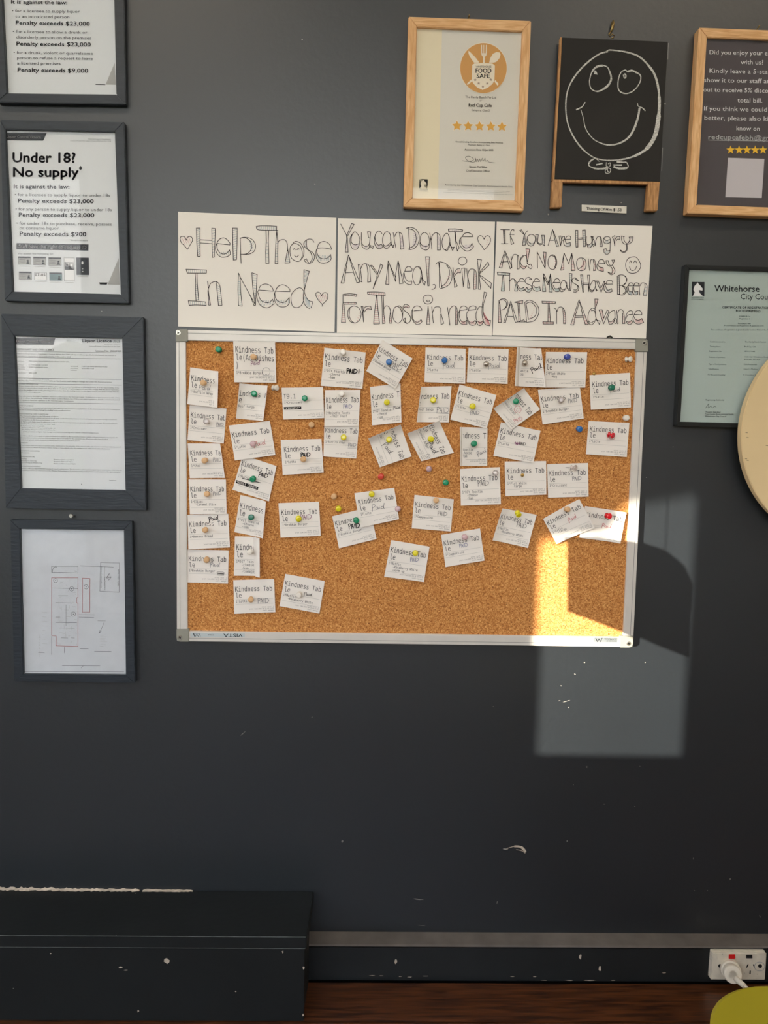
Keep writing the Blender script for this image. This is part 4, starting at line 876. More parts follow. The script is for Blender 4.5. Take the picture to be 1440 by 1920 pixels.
T5 = (630, 410, '''L 85,100 190,300;L 195,305 280,92 325,105 210,310;L 190,300 192,360 168,600 218,602 205,360 200,310;Hv6 185,470 172,595 214,595 210,470
C 272,350 300,270 345,240 395,290 428,370 420,440;C 272,350 280,430 340,470 410,450;C 290,280 255,350 255,440 290,530 345,552 390,530 425,440;Hv8 280,450 410,460 390,530 300,520
C 458,250 455,380 480,470 540,500 590,470 605,420;C 460,420 470,500 540,552 590,530 605,470;Hv6 480,480 595,480 585,530 500,520;L 565,238 620,242 610,350 600,460;L 565,238 585,340 600,350;C 605,470 630,490 668,490;L 668,490 660,535 610,500
C 825,275 790,230 740,235 700,310 710,410 750,470 790,470 815,455;L 815,455 838,510;C 838,510 790,540 730,520 690,440 690,350 715,270;Hv8 710,440 820,470 825,520 740,520
C 978,370 970,280 920,238 870,265 838,350 840,440 880,490 940,470 980,420 978,370;C 840,470 880,530 940,520 985,450;Hv6 870,490 960,460 960,490 880,515;C 975,300 985,400 1010,480 1040,470;L 1040,470 1025,520 985,455
L 1025,252 1050,400 1075,525;C 1050,330 1080,260 1130,245 1180,280 1195,360 1220,540;L 1220,540 1160,548 1150,360 1135,250;Hv16 1150,290 1165,540 1215,535 1190,320
L 1260,175 1300,165;L 1298,165 1325,555;C 1260,175 1330,155 1430,190 1490,290 1480,430 1420,520 1340,555 1285,540;C 1310,185 1390,210 1430,290 1435,400 1390,490 1330,520;Hv14 1400,210 1370,520 1440,500 1485,280''')
T6 = (780, 410, '''C 70,380 90,290 150,248 210,290 240,390 230,460 180,500 110,480 70,420 70,380;C 65,430 90,520 170,562 225,530 240,460;Hv8 90,470 230,470 220,530 110,530
L 245,258 265,400 282,550;C 265,400 290,300 350,252 410,280 430,340 435,560;L 435,560 382,562 380,260;Hv14 382,290 385,555 432,550 428,350
C 600,350 570,270 530,270 480,340 465,430 480,520 520,555 570,520 605,420 600,350;C 510,555 560,565 600,500 610,450;C 605,400 620,480 650,515 685,505;L 685,505 655,568 615,475
L 578,185 700,182 838,200 832,235 585,235 578,185;Hv14 585,190 830,205 828,232 590,232;L 695,235 705,370 740,578 775,520 715,390 708,240
C 830,320 870,265 940,252 1000,280 1025,322;L 1025,322 830,322;C 830,320 785,370 785,460 840,540 910,578 980,560 1035,500;L 1035,500 1005,440;C 1005,440 970,500 910,522 850,500 810,430 805,350;Hv12 820,470 1010,460 1025,510 860,555
C 1225,370 1190,315 1140,305 1108,350 1130,430 1190,500 1225,560;C 1225,370 1250,320 1300,305 1340,360 1320,450 1225,560;Hp3 1270,350 1260,480 1270,480 1300,380''')
T7 = (630, 470, '''L 225,75 90,578 140,578 215,120;L 225,75 425,560 375,572 315,385 235,110;L 165,395 310,385
L 398,245 430,245 465,560 430,540 398,245;C 440,330 480,245 550,235 600,280 610,400 620,555;L 620,555 568,562 575,400 550,245
L 615,265 645,258 750,410;L 615,265 740,430;L 800,235 840,265 665,680;L 800,235 745,420 665,680
L 938,178 892,600 948,602 940,250;L 938,178 1070,550;L 955,230 1068,470;L 1070,550 1072,400 1115,175 1205,580 1140,592 1120,300 1115,175;Hp5 905,500 900,595 940,595 940,500
C 1235,365 1260,300 1320,282 1368,325;L 1368,325 1360,362 1235,368;C 1235,365 1205,430 1225,540 1280,595 1350,610;L 1350,610 1362,540;C 1362,540 1290,545 1240,480 1225,400''')
T8 = (780, 470, '''C 70,295 20,285 -30,310 -60,400 -60,500 -20,600 30,605 75,560 100,470;C 40,295 80,340 85,440 60,570;C 70,295 95,360 110,480 140,540 165,555;L 165,555 150,620;C 150,620 115,560 105,480
L 168,105 240,108 225,350 232,628 208,628 190,350 168,105;Hp10 180,120 205,500 220,500 235,120
C 290,615 330,605 348,640 325,680 275,692
L 415,215 418,660;L 405,215 430,450 465,665;C 350,245 400,200 480,205 560,250 630,340 645,460 610,580 530,650 430,678;C 545,250 595,340 590,450 540,570 450,645;Hp10 600,400 480,640 540,640 640,430
L 662,300 675,450 690,660 738,630 680,480;C 680,420 720,340 785,310;L 785,310 798,395;C 798,395 740,395 680,460;Hp4 700,380 780,320 790,390 710,430
C 835,110 780,130 758,190 785,240 835,255 890,230 912,175 885,125 835,110;L 820,312 880,308 848,645 820,312
L 908,320 930,500 925,668 965,668 925,440;C 930,420 960,340 1020,325 1070,360 1085,450 1080,685;L 1080,685 1032,692 1045,340;Hr14 1045,400 1035,685 1078,680 1075,420
L 1100,152 1175,158 1130,400 1160,690 1118,688 1125,400 1100,152;L 1130,400 1295,200 1312,255 1140,410;L 1130,420 1355,580 1345,675 1135,440''')
T9 = (630, 540, '''L 125,110 125,260 98,620 172,620 140,270;Hr14 125,300 100,615 165,615 140,300;C 130,108 250,98 375,110;L 375,110 362,148;C 362,148 240,125 135,140;Hr6 140,115 360,112 355,140 140,132;L 130,255 360,255 362,285 140,285;Hr6 140,258 355,258 355,282 140,282
C 240,450 250,360 320,318 400,350 450,440 430,560 350,625 280,590 240,510 240,450;C 300,320 230,370 210,470 235,570 290,620 350,628;Hr7 420,420 370,600 390,600 440,440
L 452,325 485,330 485,440;L 452,325 475,430 495,610 485,440;C 485,440 520,340 620,320;L 620,320 638,385;C 638,385 560,370 500,440;Hr5 520,380 620,330 630,375 520,400
C 560,70 700,65 875,80;L 875,80 882,135;C 882,130 740,125 570,105;L 570,105 562,70;Hr14 580,75 870,85 870,125 590,108;L 725,130 690,450 675,645 780,642 755,400 735,130;Hr18 725,200 680,640 775,640 738,200
L 820,135 830,400 835,640 880,630 860,480 850,135;Hr8 835,460 838,630 875,625 855,460;C 855,380 890,320 940,325 970,380 985,480 1005,630;L 1005,630 955,630 972,440;Hr7 970,500 958,625 1000,625 980,500
C 1020,470 1040,370 1100,325 1160,380 1190,480 1180,570 1120,630 1060,600 1025,540 1020,470;C 1090,325 1150,320 1195,400 1195,490 1180,570;Hr4 1140,350 1185,470 1190,470 1165,360
C 1320,320 1250,290 1205,330 1215,390 1290,450 1340,530 1330,600 1270,635 1220,600 1205,560;L 1205,560 1245,540;C 1245,540 1240,600 1275,630;C 1320,320 1315,360;C 1315,358 1250,335 1210,360;Hr6 1220,330 1310,320 1310,350 1215,350''')
T10 = (780, 540, '''C -70,395 -40,340 10,318 70,335 105,390;L 105,395 -40,408;C -60,370 -90,450 -70,560 -10,645 60,645 105,600;L 105,600 85,565;C 85,565 50,605 0,612 -50,570 -70,470 -60,390;Hr7 -50,590 85,580 95,610 -20,635
C 212,122 150,140 122,200 150,265 212,285 270,260 295,200 270,140 212,122;C 195,210 198,245 232,245 232,210;L 212,320 188,652 248,650 212,320;Hr9 207,450 192,645 242,645 220,450
L 280,335 290,450 308,630;C 295,440 330,350 400,335 440,370 445,450 495,635;L 495,635 448,658 440,470
L 562,345 580,480 605,670;L 585,470 600,650;C 585,480 610,370 670,320 720,340 738,420 738,655;L 738,655 705,665 712,340;Hr14 712,380 707,655 735,655 736,420
C 780,405 800,345 860,320 915,350;L 915,350 912,385 780,405;C 780,405 755,470 765,580 820,650 910,655;L 910,655 905,580;C 905,580 850,615 800,580 775,500 780,405;Hr8 790,580 900,600 900,650 830,645
C 940,400 960,340 1030,318 1080,340;L 1080,340 1072,385 930,400;C 940,400 905,470 920,590 980,665 1050,665 1085,620;L 1085,620 1060,580;C 1060,580 1010,625 950,610 920,530;Hr8 945,600 1065,600 1070,640 980,650
C 1195,345 1140,335 1095,400 1075,480 1085,570 1140,620 1190,600 1210,560;C 1080,590 1110,660 1165,672 1220,600;Hr10 1095,590 1210,590 1195,640 1130,655;L 1225,68 1272,85 1215,270;L 1225,68 1205,200 1190,300;C 1210,280 1205,420 1230,520 1290,575 1340,582;L 1340,582 1325,680;C 1325,680 1250,660 1205,580 1185,450 1192,300;Hr16 1205,420 1240,650 1325,670 1300,580''')
poster([(633.8, 409.6), (928, 415.8), (921.8, 629.3), (631.6, 624)], -.0008, 'white poster hand-lettered You can Donate Any Meal, Drink For Those in need', [T5, T6, T7, T8, T9, T10], 5)
T11 = (925, 415, '''L 128,150 290,152;L 140,402 260,402;L 175,155 188,400;L 208,155 210,400;L 198,155 204,400;Hb10 180,160 190,395 207,395 205,160
C 368,180 360,145 330,155 305,210 305,300 320,415;L 320,415 362,395 310,270;L 285,235 370,238
L 470,165 505,152 555,240;L 470,165 550,240;L 615,165 560,235;L 550,240 520,428 575,422 562,240;Hb8 548,300 525,420 570,418 560,300
C 605,320 620,265 680,235 740,265 750,330 730,385 690,405 640,380 605,320;C 600,320 605,400 660,442 720,420 748,350;Hb6 625,370 735,380 715,415 650,430
L 758,240 805,242 795,340;C 758,240 780,370 830,420 880,405;L 880,405 918,440 912,250 865,250 885,400;Hb9 870,260 890,410 912,420 908,260;C 795,340 800,380 830,400 870,390
L 980,435 1062,145;L 1062,145 1130,450 1170,445 1075,170;L 1015,342 1080,342;Hb8 1100,300 1135,440 1165,440 1120,300
L 1175,265 1210,262 1225,340;L 1175,265 1205,440 1225,340;C 1225,340 1240,280 1275,268;C 1275,270 1275,320 1230,345
C 1290,325 1320,270 1375,268 1390,320;L 1390,320 1290,325;C 1290,325 1260,330 1270,420 1320,448 1380,440;L 1380,440 1378,378;C 1378,378 1310,395 1285,330;Hb6 1300,390 1375,395 1375,435 1310,435
L 205,525 105,830 150,835 200,590;L 205,525 330,810 300,850 215,580;L 150,728 260,722;Hp7 160,690 110,825 148,830 180,690
L 315,630 330,830;C 325,690 360,600 420,600 450,640 460,850;L 460,850 425,855 430,610
C 590,625 540,610 485,670 475,760 500,830 550,850 600,800;C 540,625 485,700 500,780 560,810 600,790;Hr6 495,790 590,800 570,840 510,830;L 582,485 650,498 610,720;L 582,485 600,700 605,760;Hr14 585,500 600,680 612,680 645,500;C 605,740 630,780 670,765;C 670,765 690,820 660,850 610,800
L 790,840 785,550 925,845 945,558 892,552 925,845;Hr12 895,570 920,760 932,760 942,570
C 1060,600 1000,640 975,740 1000,830 1060,865 1110,830 1135,740 1115,640 1060,600;C 1040,615 1100,640 1120,740 1095,830;Hr6 1100,650 1105,820 1115,810 1125,690
L 1258,650 1268,570 1350,760 1405,570 1398,885 1465,880 1405,570;L 1268,570 1205,878 1262,870 1258,650;Hr9 1245,700 1210,870 1258,868 1258,700;Hr9 1402,700 1400,880 1455,880 1425,700''')
T12 = (1075, 415, '''L 35,160 75,160 75,460 42,462 35,300 35,160;Hb12 38,165 44,455 73,455 73,165;L 160,158 208,155 212,450 178,455 160,158;Hb12 165,165 180,450 208,445 203,165;L 75,305 160,295;L 75,330 160,315
C 230,270 225,360 250,420 310,400 335,330;C 235,400 260,470 310,460 335,410;Hb6 245,415 325,410 315,450 260,455;L 310,270 350,275 335,400;L 310,270 330,330;L 330,415 370,420 360,455 330,420
L 330,280 370,350 390,440 400,340;C 400,340 430,280 480,280 505,350 515,450;L 515,450 470,450 490,360 470,285
C 595,275 545,300 535,350 560,395 600,402 650,380 660,330 640,285 595,275;C 545,310 590,345 650,325;Hb6 555,345 645,345 630,385 570,390;L 660,340 655,520;C 655,520 640,570 590,590 550,560 542,500;L 542,500 585,490;C 585,490 600,530 650,520;Hb6 555,520 640,540 620,570 570,570
L 695,285 740,255 738,445 720,330 695,285;C 740,330 780,280 830,275;L 830,275 828,325;C 828,325 790,320 770,350
C 860,265 865,340 900,400 960,405 1010,350;L 860,265 912,275;C 900,275 910,350 955,400;L 995,285 1070,282;C 1070,282 1050,360 1000,405 960,410;C 995,285 1010,330 980,390 960,405;C 945,410 950,490 930,530 890,540 840,512;C 960,410 965,500 930,550 880,555 845,530 840,512;Hv6 1005,300 980,400 1000,400 1060,300
C 135,655 70,680 50,770 80,860 135,885 200,860 222,770 200,680 135,655;C 150,665 175,730 160,800 90,850;Hr12 170,690 120,870 180,865 215,720
L 262,670 270,780 290,885;C 295,780 310,690 360,680 385,730 395,880;L 395,880 355,885 365,780 350,690;Hr8 365,720 358,880 392,878 385,740
C 440,745 470,690 530,690 560,760;L 560,760 440,745;C 440,745 415,800 440,870 535,898;L 535,898 530,830;C 530,830 460,815 430,760;Hr6 460,820 530,840 530,890 470,870
C 580,705 600,770 660,805 710,760 735,690;L 580,705 625,705;C 620,705 640,770 670,800;L 685,695 735,690;C 690,700 710,750 690,790;C 665,800 700,870 680,930 620,910;C 700,790 740,870 730,930 670,955 610,905;Hr6 700,850 680,940 700,940 725,880
C 1070,635 990,660 940,740 945,840 990,910 1060,930 1140,910 1200,840 1205,770 1170,690 1120,640 1070,635;C 1003,750 1025,705 1048,750;C 1078,750 1108,705 1140,750;C 1005,810 1030,870 1070,880 1110,860 1138,800''')
T13 = (925, 490, '''L 70,190 295,210 288,248 75,238 70,190;Ht12 75,195 290,212 285,245 80,235;L 170,245 140,530 198,530 180,245;Ht14 165,350 145,525 195,525 185,350
L 290,210 285,525;C 288,360 320,315 370,315 405,370 430,530;L 430,530 378,530 392,430 375,325;Ht8 390,400 382,525 425,525 408,400
C 455,355 480,310 530,310 555,355;L 560,358 450,358;C 450,350 425,400 440,490 490,530 555,510;L 555,510 540,465;C 540,465 480,490 440,430;Ht7 455,475 540,480 545,510 480,520
C 685,320 640,285 590,300 565,350 600,400 670,430 685,490 640,550 580,530 568,500;L 568,500 600,465;C 600,465 620,505 680,480;C 685,320 660,325 640,310;Ht6 590,500 675,490 650,535 600,530
C 725,355 750,310 800,315 828,355;L 828,362 715,362;C 722,350 695,410 710,500 770,535 845,520;L 845,520 825,450;C 825,450 760,475 712,430;Ht9 725,460 825,470 835,515 750,525
L 900,220 878,540 938,540 905,300;Ht14 898,330 882,535 930,535 908,330;L 900,220 980,385 1020,220 995,545 1052,550 1030,300 1020,220;Ht16 1015,320 1000,540 1048,545 1030,320;L 905,280 975,420 1005,340
C 1085,375 1105,320 1160,310 1195,370;L 1195,375 1080,378;C 1085,365 1050,410 1070,500 1120,540 1180,535;L 1180,535 1175,475;C 1175,475 1110,495 1070,430;Ht8 1085,480 1172,485 1175,530 1110,530
C 1300,400 1270,335 1220,370 1195,450 1200,530 1240,540 1290,490 1310,420;C 1200,460 1230,510 1280,490;L 1310,370 1320,480 1360,530;L 1330,490 1360,490
L 1360,215 1408,218 1385,525 1372,525 1360,215;Ht8 1365,230 1375,400 1390,400 1402,230''')
T14 = (1075, 490, '''C 85,345 30,295 -20,310 -30,360 20,400 80,440 90,500 40,548 -10,545;C 20,400 60,430 75,470 50,510 -5,510;L 85,345 65,350 30,310
L 122,240 160,240 175,550 162,550 122,240;L 248,245 288,245 270,540 248,245;L 160,385 275,388;L 160,410 275,412;Hb9 130,250 155,450 165,450 155,250
C 390,380 365,335 320,380 290,460 300,530 340,540 380,480 400,400;L 385,345 400,480 420,520;L 395,495 420,520 400,535;C 295,500 330,520 365,500
L 410,350 445,350 490,480 550,350 560,380 495,550 410,350
C 580,405 610,345 680,340 705,380;L 705,405 580,408;C 580,390 545,430 555,520 620,560 695,535;L 695,535 680,485;C 680,485 610,515 570,430;Hb8 575,480 680,500 685,540 600,545
L 785,260 790,585 830,590;L 820,250 828,590;Hb14 787,270 793,580 825,585 820,270;C 785,260 860,235 940,270 950,340 920,410 830,430;C 880,435 950,470 955,540 900,595 830,595 790,585;C 905,250 955,300 950,360 895,425;C 880,440 925,480 935,540 890,580
C 985,430 1010,385 1060,385 1080,430;L 1080,435 985,435;C 985,430 960,470 980,570 1050,600;L 1050,600 1058,540;C 1058,540 1000,530 985,450;Hb6 985,530 1050,545 1048,590 1005,580
C 1085,430 1110,385 1160,385 1180,420;L 1180,435 1085,435;C 1085,430 1060,500 1090,590 1155,590;L 1155,590 1160,530;C 1160,530 1100,540 1085,460;Hb6 1090,535 1155,540 1152,585 1100,585
L 1180,390 1195,600;C 1195,440 1230,385 1290,390 1325,440 1318,605;L 1318,605 1255,605 1290,450 1285,400;Hb10 1290,450 1260,600 1315,600 1320,460''')
T15 = (925, 550, '''L 100,125 88,522 140,522 118,200 100,125;Hr14 100,250 90,515 138,515 122,250;C 100,125 160,95 230,110 258,180 220,260 140,300;C 110,120 180,115 225,150 230,220 200,270
L 310,140 182,525 215,525 300,200;L 310,140 430,515 390,520 360,415 315,190;L 245,412 360,415
L 378,155 525,125 520,185 378,158;L 435,175 455,510;L 460,175 485,495;L 440,512 540,475 575,515 440,512;Hr8 440,200 455,490 480,490 462,200;Hr5 420,155 520,135 518,180 430,165
L 560,160 595,520;L 585,180 625,470;C 560,160 640,120 750,170 810,270 800,390 730,490 600,522;C 585,180 670,155 740,220 775,290 740,410 630,465;Hr12 760,200 650,505 640,470 740,220
L 868,140 1110,150 1108,178 872,175 868,140;Hr12 875,142 1105,152 1105,176 878,173;L 980,178 975,510;L 998,178 1020,510;Hr14 980,260 976,505 1016,505 1002,260;L 885,510 1080,515 1075,552 890,550 885,510;Hr12 890,513 1075,517 1073,550 892,548
C 1080,258 1125,290 1130,340;L 1130,340 1132,545;C 1132,340 1170,255 1230,250 1275,310 1292,450 1290,545;L 1290,545 1255,545 1255,420 1240,260;Hr10 1250,300 1258,540 1288,540 1275,330''')
T16 = (1075, 550, '''L 95,112 -55,565 0,568 25,405 100,160;Hp9 40,330 -45,560 0,560 40,380;L 95,112 262,555 208,560 165,410 105,140;Hr10 165,380 210,555 258,550 205,400;L 25,405 170,405;L 20,435 170,430
C 385,280 330,265 275,330 255,430 270,530 320,565 370,520 400,450;C 265,490 310,530 370,490;C 310,310 370,310 390,370;L 380,100 438,102 395,260;Hr10 383,110 388,240 398,240 432,110;L 380,100 385,260 395,420;C 395,420 420,480 475,495;L 475,495 465,560 400,460
L 455,295 512,292 540,450 605,295 635,320 538,548 455,295;Hr12 465,305 530,500 540,470 510,305
C 745,380 735,310 690,315 640,360 615,440 630,500 690,500 740,440;C 620,470 640,550 700,540 740,460;L 740,330 745,450 775,460;C 775,460 775,530 740,530 735,460;Hp6 635,510 735,480 720,530 650,540
L 775,305 800,540 785,545;C 795,350 830,290 880,300 905,360 925,540;L 925,540 880,542 885,350;Hp8 885,400 884,538 920,535 905,400
C 1065,380 1060,320 1010,310 960,360 935,450 960,530 1010,560 1070,520;L 1070,520 1045,480;C 1045,480 1000,515 955,500;C 1065,375 1000,380 960,410 945,450;Hr7 965,500 1050,500 1055,530 985,545
C 1095,375 1130,315 1190,305 1230,350;L 1230,350 1228,385 1095,375;C 1095,375 1070,440 1095,520 1170,552 1262,520;L 1262,520 1230,450;C 1230,450 1170,485 1110,460 1085,410;Hr12 1100,470 1235,465 1255,515 1130,545''')
poster([(931.1, 416), (1222.8, 424), (1210.9, 634.8), (923.3, 628.6)], -.0008, 'white poster hand-lettered If You Are Hungry And No Money, rightmost above the board', [T11, T12, T13, T14, T15, T16], 9)

# ------------------------------------------------------------------ picture frames
def picture_frame(name, label, cat, O, I, mats, sheet_m, th=.022, seed=1, sheet='printed_sheet', group=None, glassy=True, lipc=None):
    """O outer / I inner corners of the front face in the photo"""
    yf_ = -th; org = P(sum(c[0] for c in O)/4, sum(c[1] for c in O)/4, 0)
    t = thing(name, org, label, cat, group); ALLROOTS.append(t)
    for i in range(4):
        j = (i+1) % 4
        mb = MB(); mb.prism([P(*O[i], yf_), P(*O[j], yf_), P(*I[j], yf_), P(*I[i], yf_)], (0, th-.0006, 0), mats[i % 2]); mb.build('frame_rail', t, bevel=.0012)
    ys = -th+.007
    cs = [P(*c, yf_) for c in I]; ctr = sum(cs, Vector())/4
    # work with pixel coordinates of the sheet plane: sheet corners are the frame's inner corners pushed back
    cs2 = [Vector((c.x, ys, c.z))+(Vector((c.x, ys, c.z))-Vector((ctr.x, ys, ctr.z)))*.02 for c in cs]
    mb = MB(); mb.prism(cs2, (0, .0006, 0), sheet_m); s = mb.build(sheet, t)
    if glassy:
        mb = MB(); mb.prism([c+Vector((0, -.0022, 0)) for c in cs2], (0, .0008, 0), M_glass); mb.build('glass_pane', t)
    k1 = Ink(lambda x, y: P(x, y, ys-.0003)); k2 = Ink(lambda x, y: P(x, y, ys-.0006))
    return t, s, k1, k2
def fin(t, k1, k2):
    if k1.mb.f: k1.mb.build('printed_shapes', t)
    if k2.mb.f: k2.mb.build('printed_text', t)
MF = (M_frameblk, M_frameblk)
# --- liquor notice 1 (top left, cropped by the frame)
t, s, a, b = picture_frame('picture_frame', 'charcoal framed liquor notice cut off by the top left corner', 'picture frame', [(-17, -150), (231, -142), (236, 195.5), (-5, 192)], [(-2, -130), (211, -123), (218, 177), (13.5, 174.5)], MF, M_sheet, th=.015, group='charcoal framed licence notices')
def T(k, s_, x0, y0, x1, y1, cap, m=I_post2, bold=0, res=2): k.text(s_, x0, y0, x1, y1, cap, m, bold, res)
T(b, 'No supply', 15, -42, 138, -40, 17, I_post, .03); T(b, 'Intoxicated?', 14, -70, 160, -68, 17, I_post, .03)
T(b, 'It is against the law:', 20.8, 6.7, 126, 7.9, 6.6, I_post2, .022)
for s_, x0, y0, x1, y1, c, bo in (('• for a licensee to supply liquor', 22.5, 22.8, 149.6, 24, 5.2, 0), ('to an intoxicated person', 28.8, 33.3, 130, 34.3, 5.2, 0), ('Penalty exceeds $23,000', 29.6, 46.2, 168, 48.3, 7.4, .022),
  ('• for a licensee to allow a drunk or', 24, 61.6, 163.5, 63.3, 5.2, 0), ('disorderly person on the premises', 30.6, 72, 171, 73.8, 5.2, 0), ('Penalty exceeds $23,000', 31, 85.4, 170, 87.2, 7.4, .022),
  ('• for a drunk, violent or quarrelsome', 25.4, 100.8, 174, 102.6, 5.2, 0), ('person to refuse a request to leave', 32, 110.8, 174, 112.4, 5.2, 0), ('a licensed premises', 32, 120.8, 113.5, 121.8, 5.2, 0), ('Penalty exceeds $9,000', 33, 134.6, 165, 136.3, 7.4, .022)):
    T(b, s_, x0, y0, x1, y1, c, I_post2 if bo else I_post, bo)
a.poly([(215, 118), (217.5, 159), (198, 158.5)], I_lgrey); a.line([(179.5, 158.3), (197, 158.8)], 1.2, I_post2); fin(t, a, b)
# --- liquor notice 2
t, s, a, b = picture_frame('picture_frame', 'charcoal framed Under 18? No supply notice, second from the top at left', 'picture frame', [(0.5, 224.5), (233, 228.5), (241.5, 568.5), (8.5, 564)], [(10, 242.5), (215, 247), (226, 551.5), (24, 546.6)], MF, M_sheet, th=.015, group='charcoal framed licence notices')
a.poly([(9.6, 249), (87.5, 249.6), (81, 263.8), (10.4, 263)], I_post); T(b, 'Liquor Control Victoria', 12.5, 258.3, 76.7, 259.3, 4.4, I_white, .012)
T(b, 'Victorian Liquor Commission', 164.6, 261.5, 208, 262, 1.8, I_post); T(b, 'Section 99 and 102, Liquor Control Reform Act 1998', 131.7, 264.8, 208, 265.6, 1.8, I_post, res=1)
T(b, 'Under 18?', 24, 304, 141, 304.6, 18, I_post, .035); T(b, 'No supply', 25, 331, 147, 331.5, 17.5, I_post, .035); T(b, '*', 148.5, 324, 153.5, 324, 12, I_post, .03)
for s_, x0, y0, x1, y1, c, bo in (('It is against the law:', 26, 353, 130, 353.6, 7, .024), ('• for a licensee to supply liquor to under 18s', 27.5, 367.4, 206, 369, 5.4, 0), ('Penalty exceeds $23,000', 34, 380, 175.4, 381.3, 7.6, .024),
  ('• for any person to supply liquor to under 18s', 29, 394.4, 209.4, 396, 5.4, 0), ('Penalty exceeds $23,000', 35.4, 406.4, 176.5, 407.5, 7.6, .024), ('• for under 18s to purchase, receive, possess', 30.6, 421, 209.4, 423, 5.4, 0),
  ('or consume liquor', 36.5, 429.8, 110.4, 430.4, 5.4, 0), ('Penalty exceeds $900', 37, 442, 161.5, 443, 7.6, .024)): T(b, s_, x0, y0, x1, y1, c, I_post2 if bo else I_post, bo)
T(b, '*Exceptions apply', 131, 451.6, 164.6, 452, 2.4, I_post, res=1)
a.poly([(31, 455.8), (166, 458.3), (165.6, 470), (30.8, 467.3)], I_post); T(b, 'Staff have the right to request ID', 35, 464.6, 162, 466.8, 6, I_white, .02)
T(b, 'We accept the following ID:', 33, 477, 100, 477.8, 3.4, I_post)
for (x0, y0, x1, y1, m_) in ((34, 481, 57.3, 496, I_lgrey), (62.5, 481.5, 86, 497, I_lgrey), (91, 482.5, 114.6, 498, I_lgrey), (35.5, 509.5, 59, 524, I_lgrey), (64.6, 511, 87.5, 525, I_white), (92.7, 511, 116, 526, I_teal), (120, 483, 139, 526.5, I_white), (143.3, 483, 166.3, 515.5, I_post)):
    a.poly([(x0, y0), (x1, y0+.4), (x1+.4, y1), (x0+.4, y1-.3)], m_); b.line([(x0, y0), (x1, y0+.4), (x1+.4, y1), (x0+.4, y1-.3), (x0, y0)], .5, I_post)
    if m_ is I_lgrey or m_ is I_teal:
        b.poly([(x0+.5, y0+.5), (x1-.5, y0+.8), (x1-.5, y0+3), (x0+.5, y0+2.8)], I_post); b.disc(x1-5, y0+8, 1.8, 2, I_post2, 12); b.poly([(x1-8, y1-1.5), (x1-2, y1-1.3), (x1-3, y1-5), (x1-7, y1-5)], I_post2)
        for q in range(3): b.line([(x0+2, y0+5.5+q*3), (x1-10, y0+5.7+q*3)], .6, I_post)
    b.line([(x0+2, y1+3), (x1-1, y1+3.2)], .8, I_lgrey)
T(b, '07-05', 65.5, 517.5, 85, 517.8, 5, I_post2, .02)
a.poly([(121, 491), (138.5, 491.3), (139, 506.5), (121.5, 506)], I_post); b.ring(126, 496.5, 3, 3, .8, I_white, 12); b.disc(134, 497, 2, 2.6, I_white, 12)
b.disc(154.5, 493, 2, 3, I_white, 12); b.disc(155, 504, 1, 1, I_white, 8); b.disc(155, 509, 1.4, 1, I_white, 8)
a.poly([(222.5, 484), (224.5, 534), (202, 533.3)], I_lgrey); a.poly([(185.5, 529.5), (202, 529.8), (200, 533.8), (187.5, 533.4)], I_post2); fin(t, a, b)
# --- liquor licence
t, s, a, b = picture_frame('picture_frame', 'widest charcoal frame at left holding a densely printed liquor licence', 'picture frame', [(2, 588), (268.7, 594.8), (274, 957), (10.5, 953)], [(27, 630), (228.8, 634.6), (235, 919), (39.5, 915.8)], MF, M_sheet, th=.015, group='charcoal framed licence notices')
a.poly([(28, 633.8), (103.8, 633.8), (100, 646.7), (29, 646)], I_post); T(b, 'Liquor Control Victoria', 30.8, 641.5, 94, 642.4, 4.4, I_white, .01)
T(b, 'Liquor Licence', 154.6, 641.2, 209, 641.6, 5.4, I_post2, .02); T(b, '2025', 212, 641.8, 225, 641.9, 4.6, I_post2)
T(b, 'Victorian Liquor Commission', 196, 646.8, 225, 647.2, 1.6, I_post, res=1); T(b, 'Section 40, Liquor Control Reform Act 1998', 167, 650, 225, 650.6, 1.6, I_post, res=1)
T(b, 'RESTAURANT AND CAFE LICENCE', 31.5, 656.8, 101, 657.6, 3.6); T(b, 'Licence No.  32334909', 179.6, 659.4, 226.7, 660, 3.2)
yy0 = 580
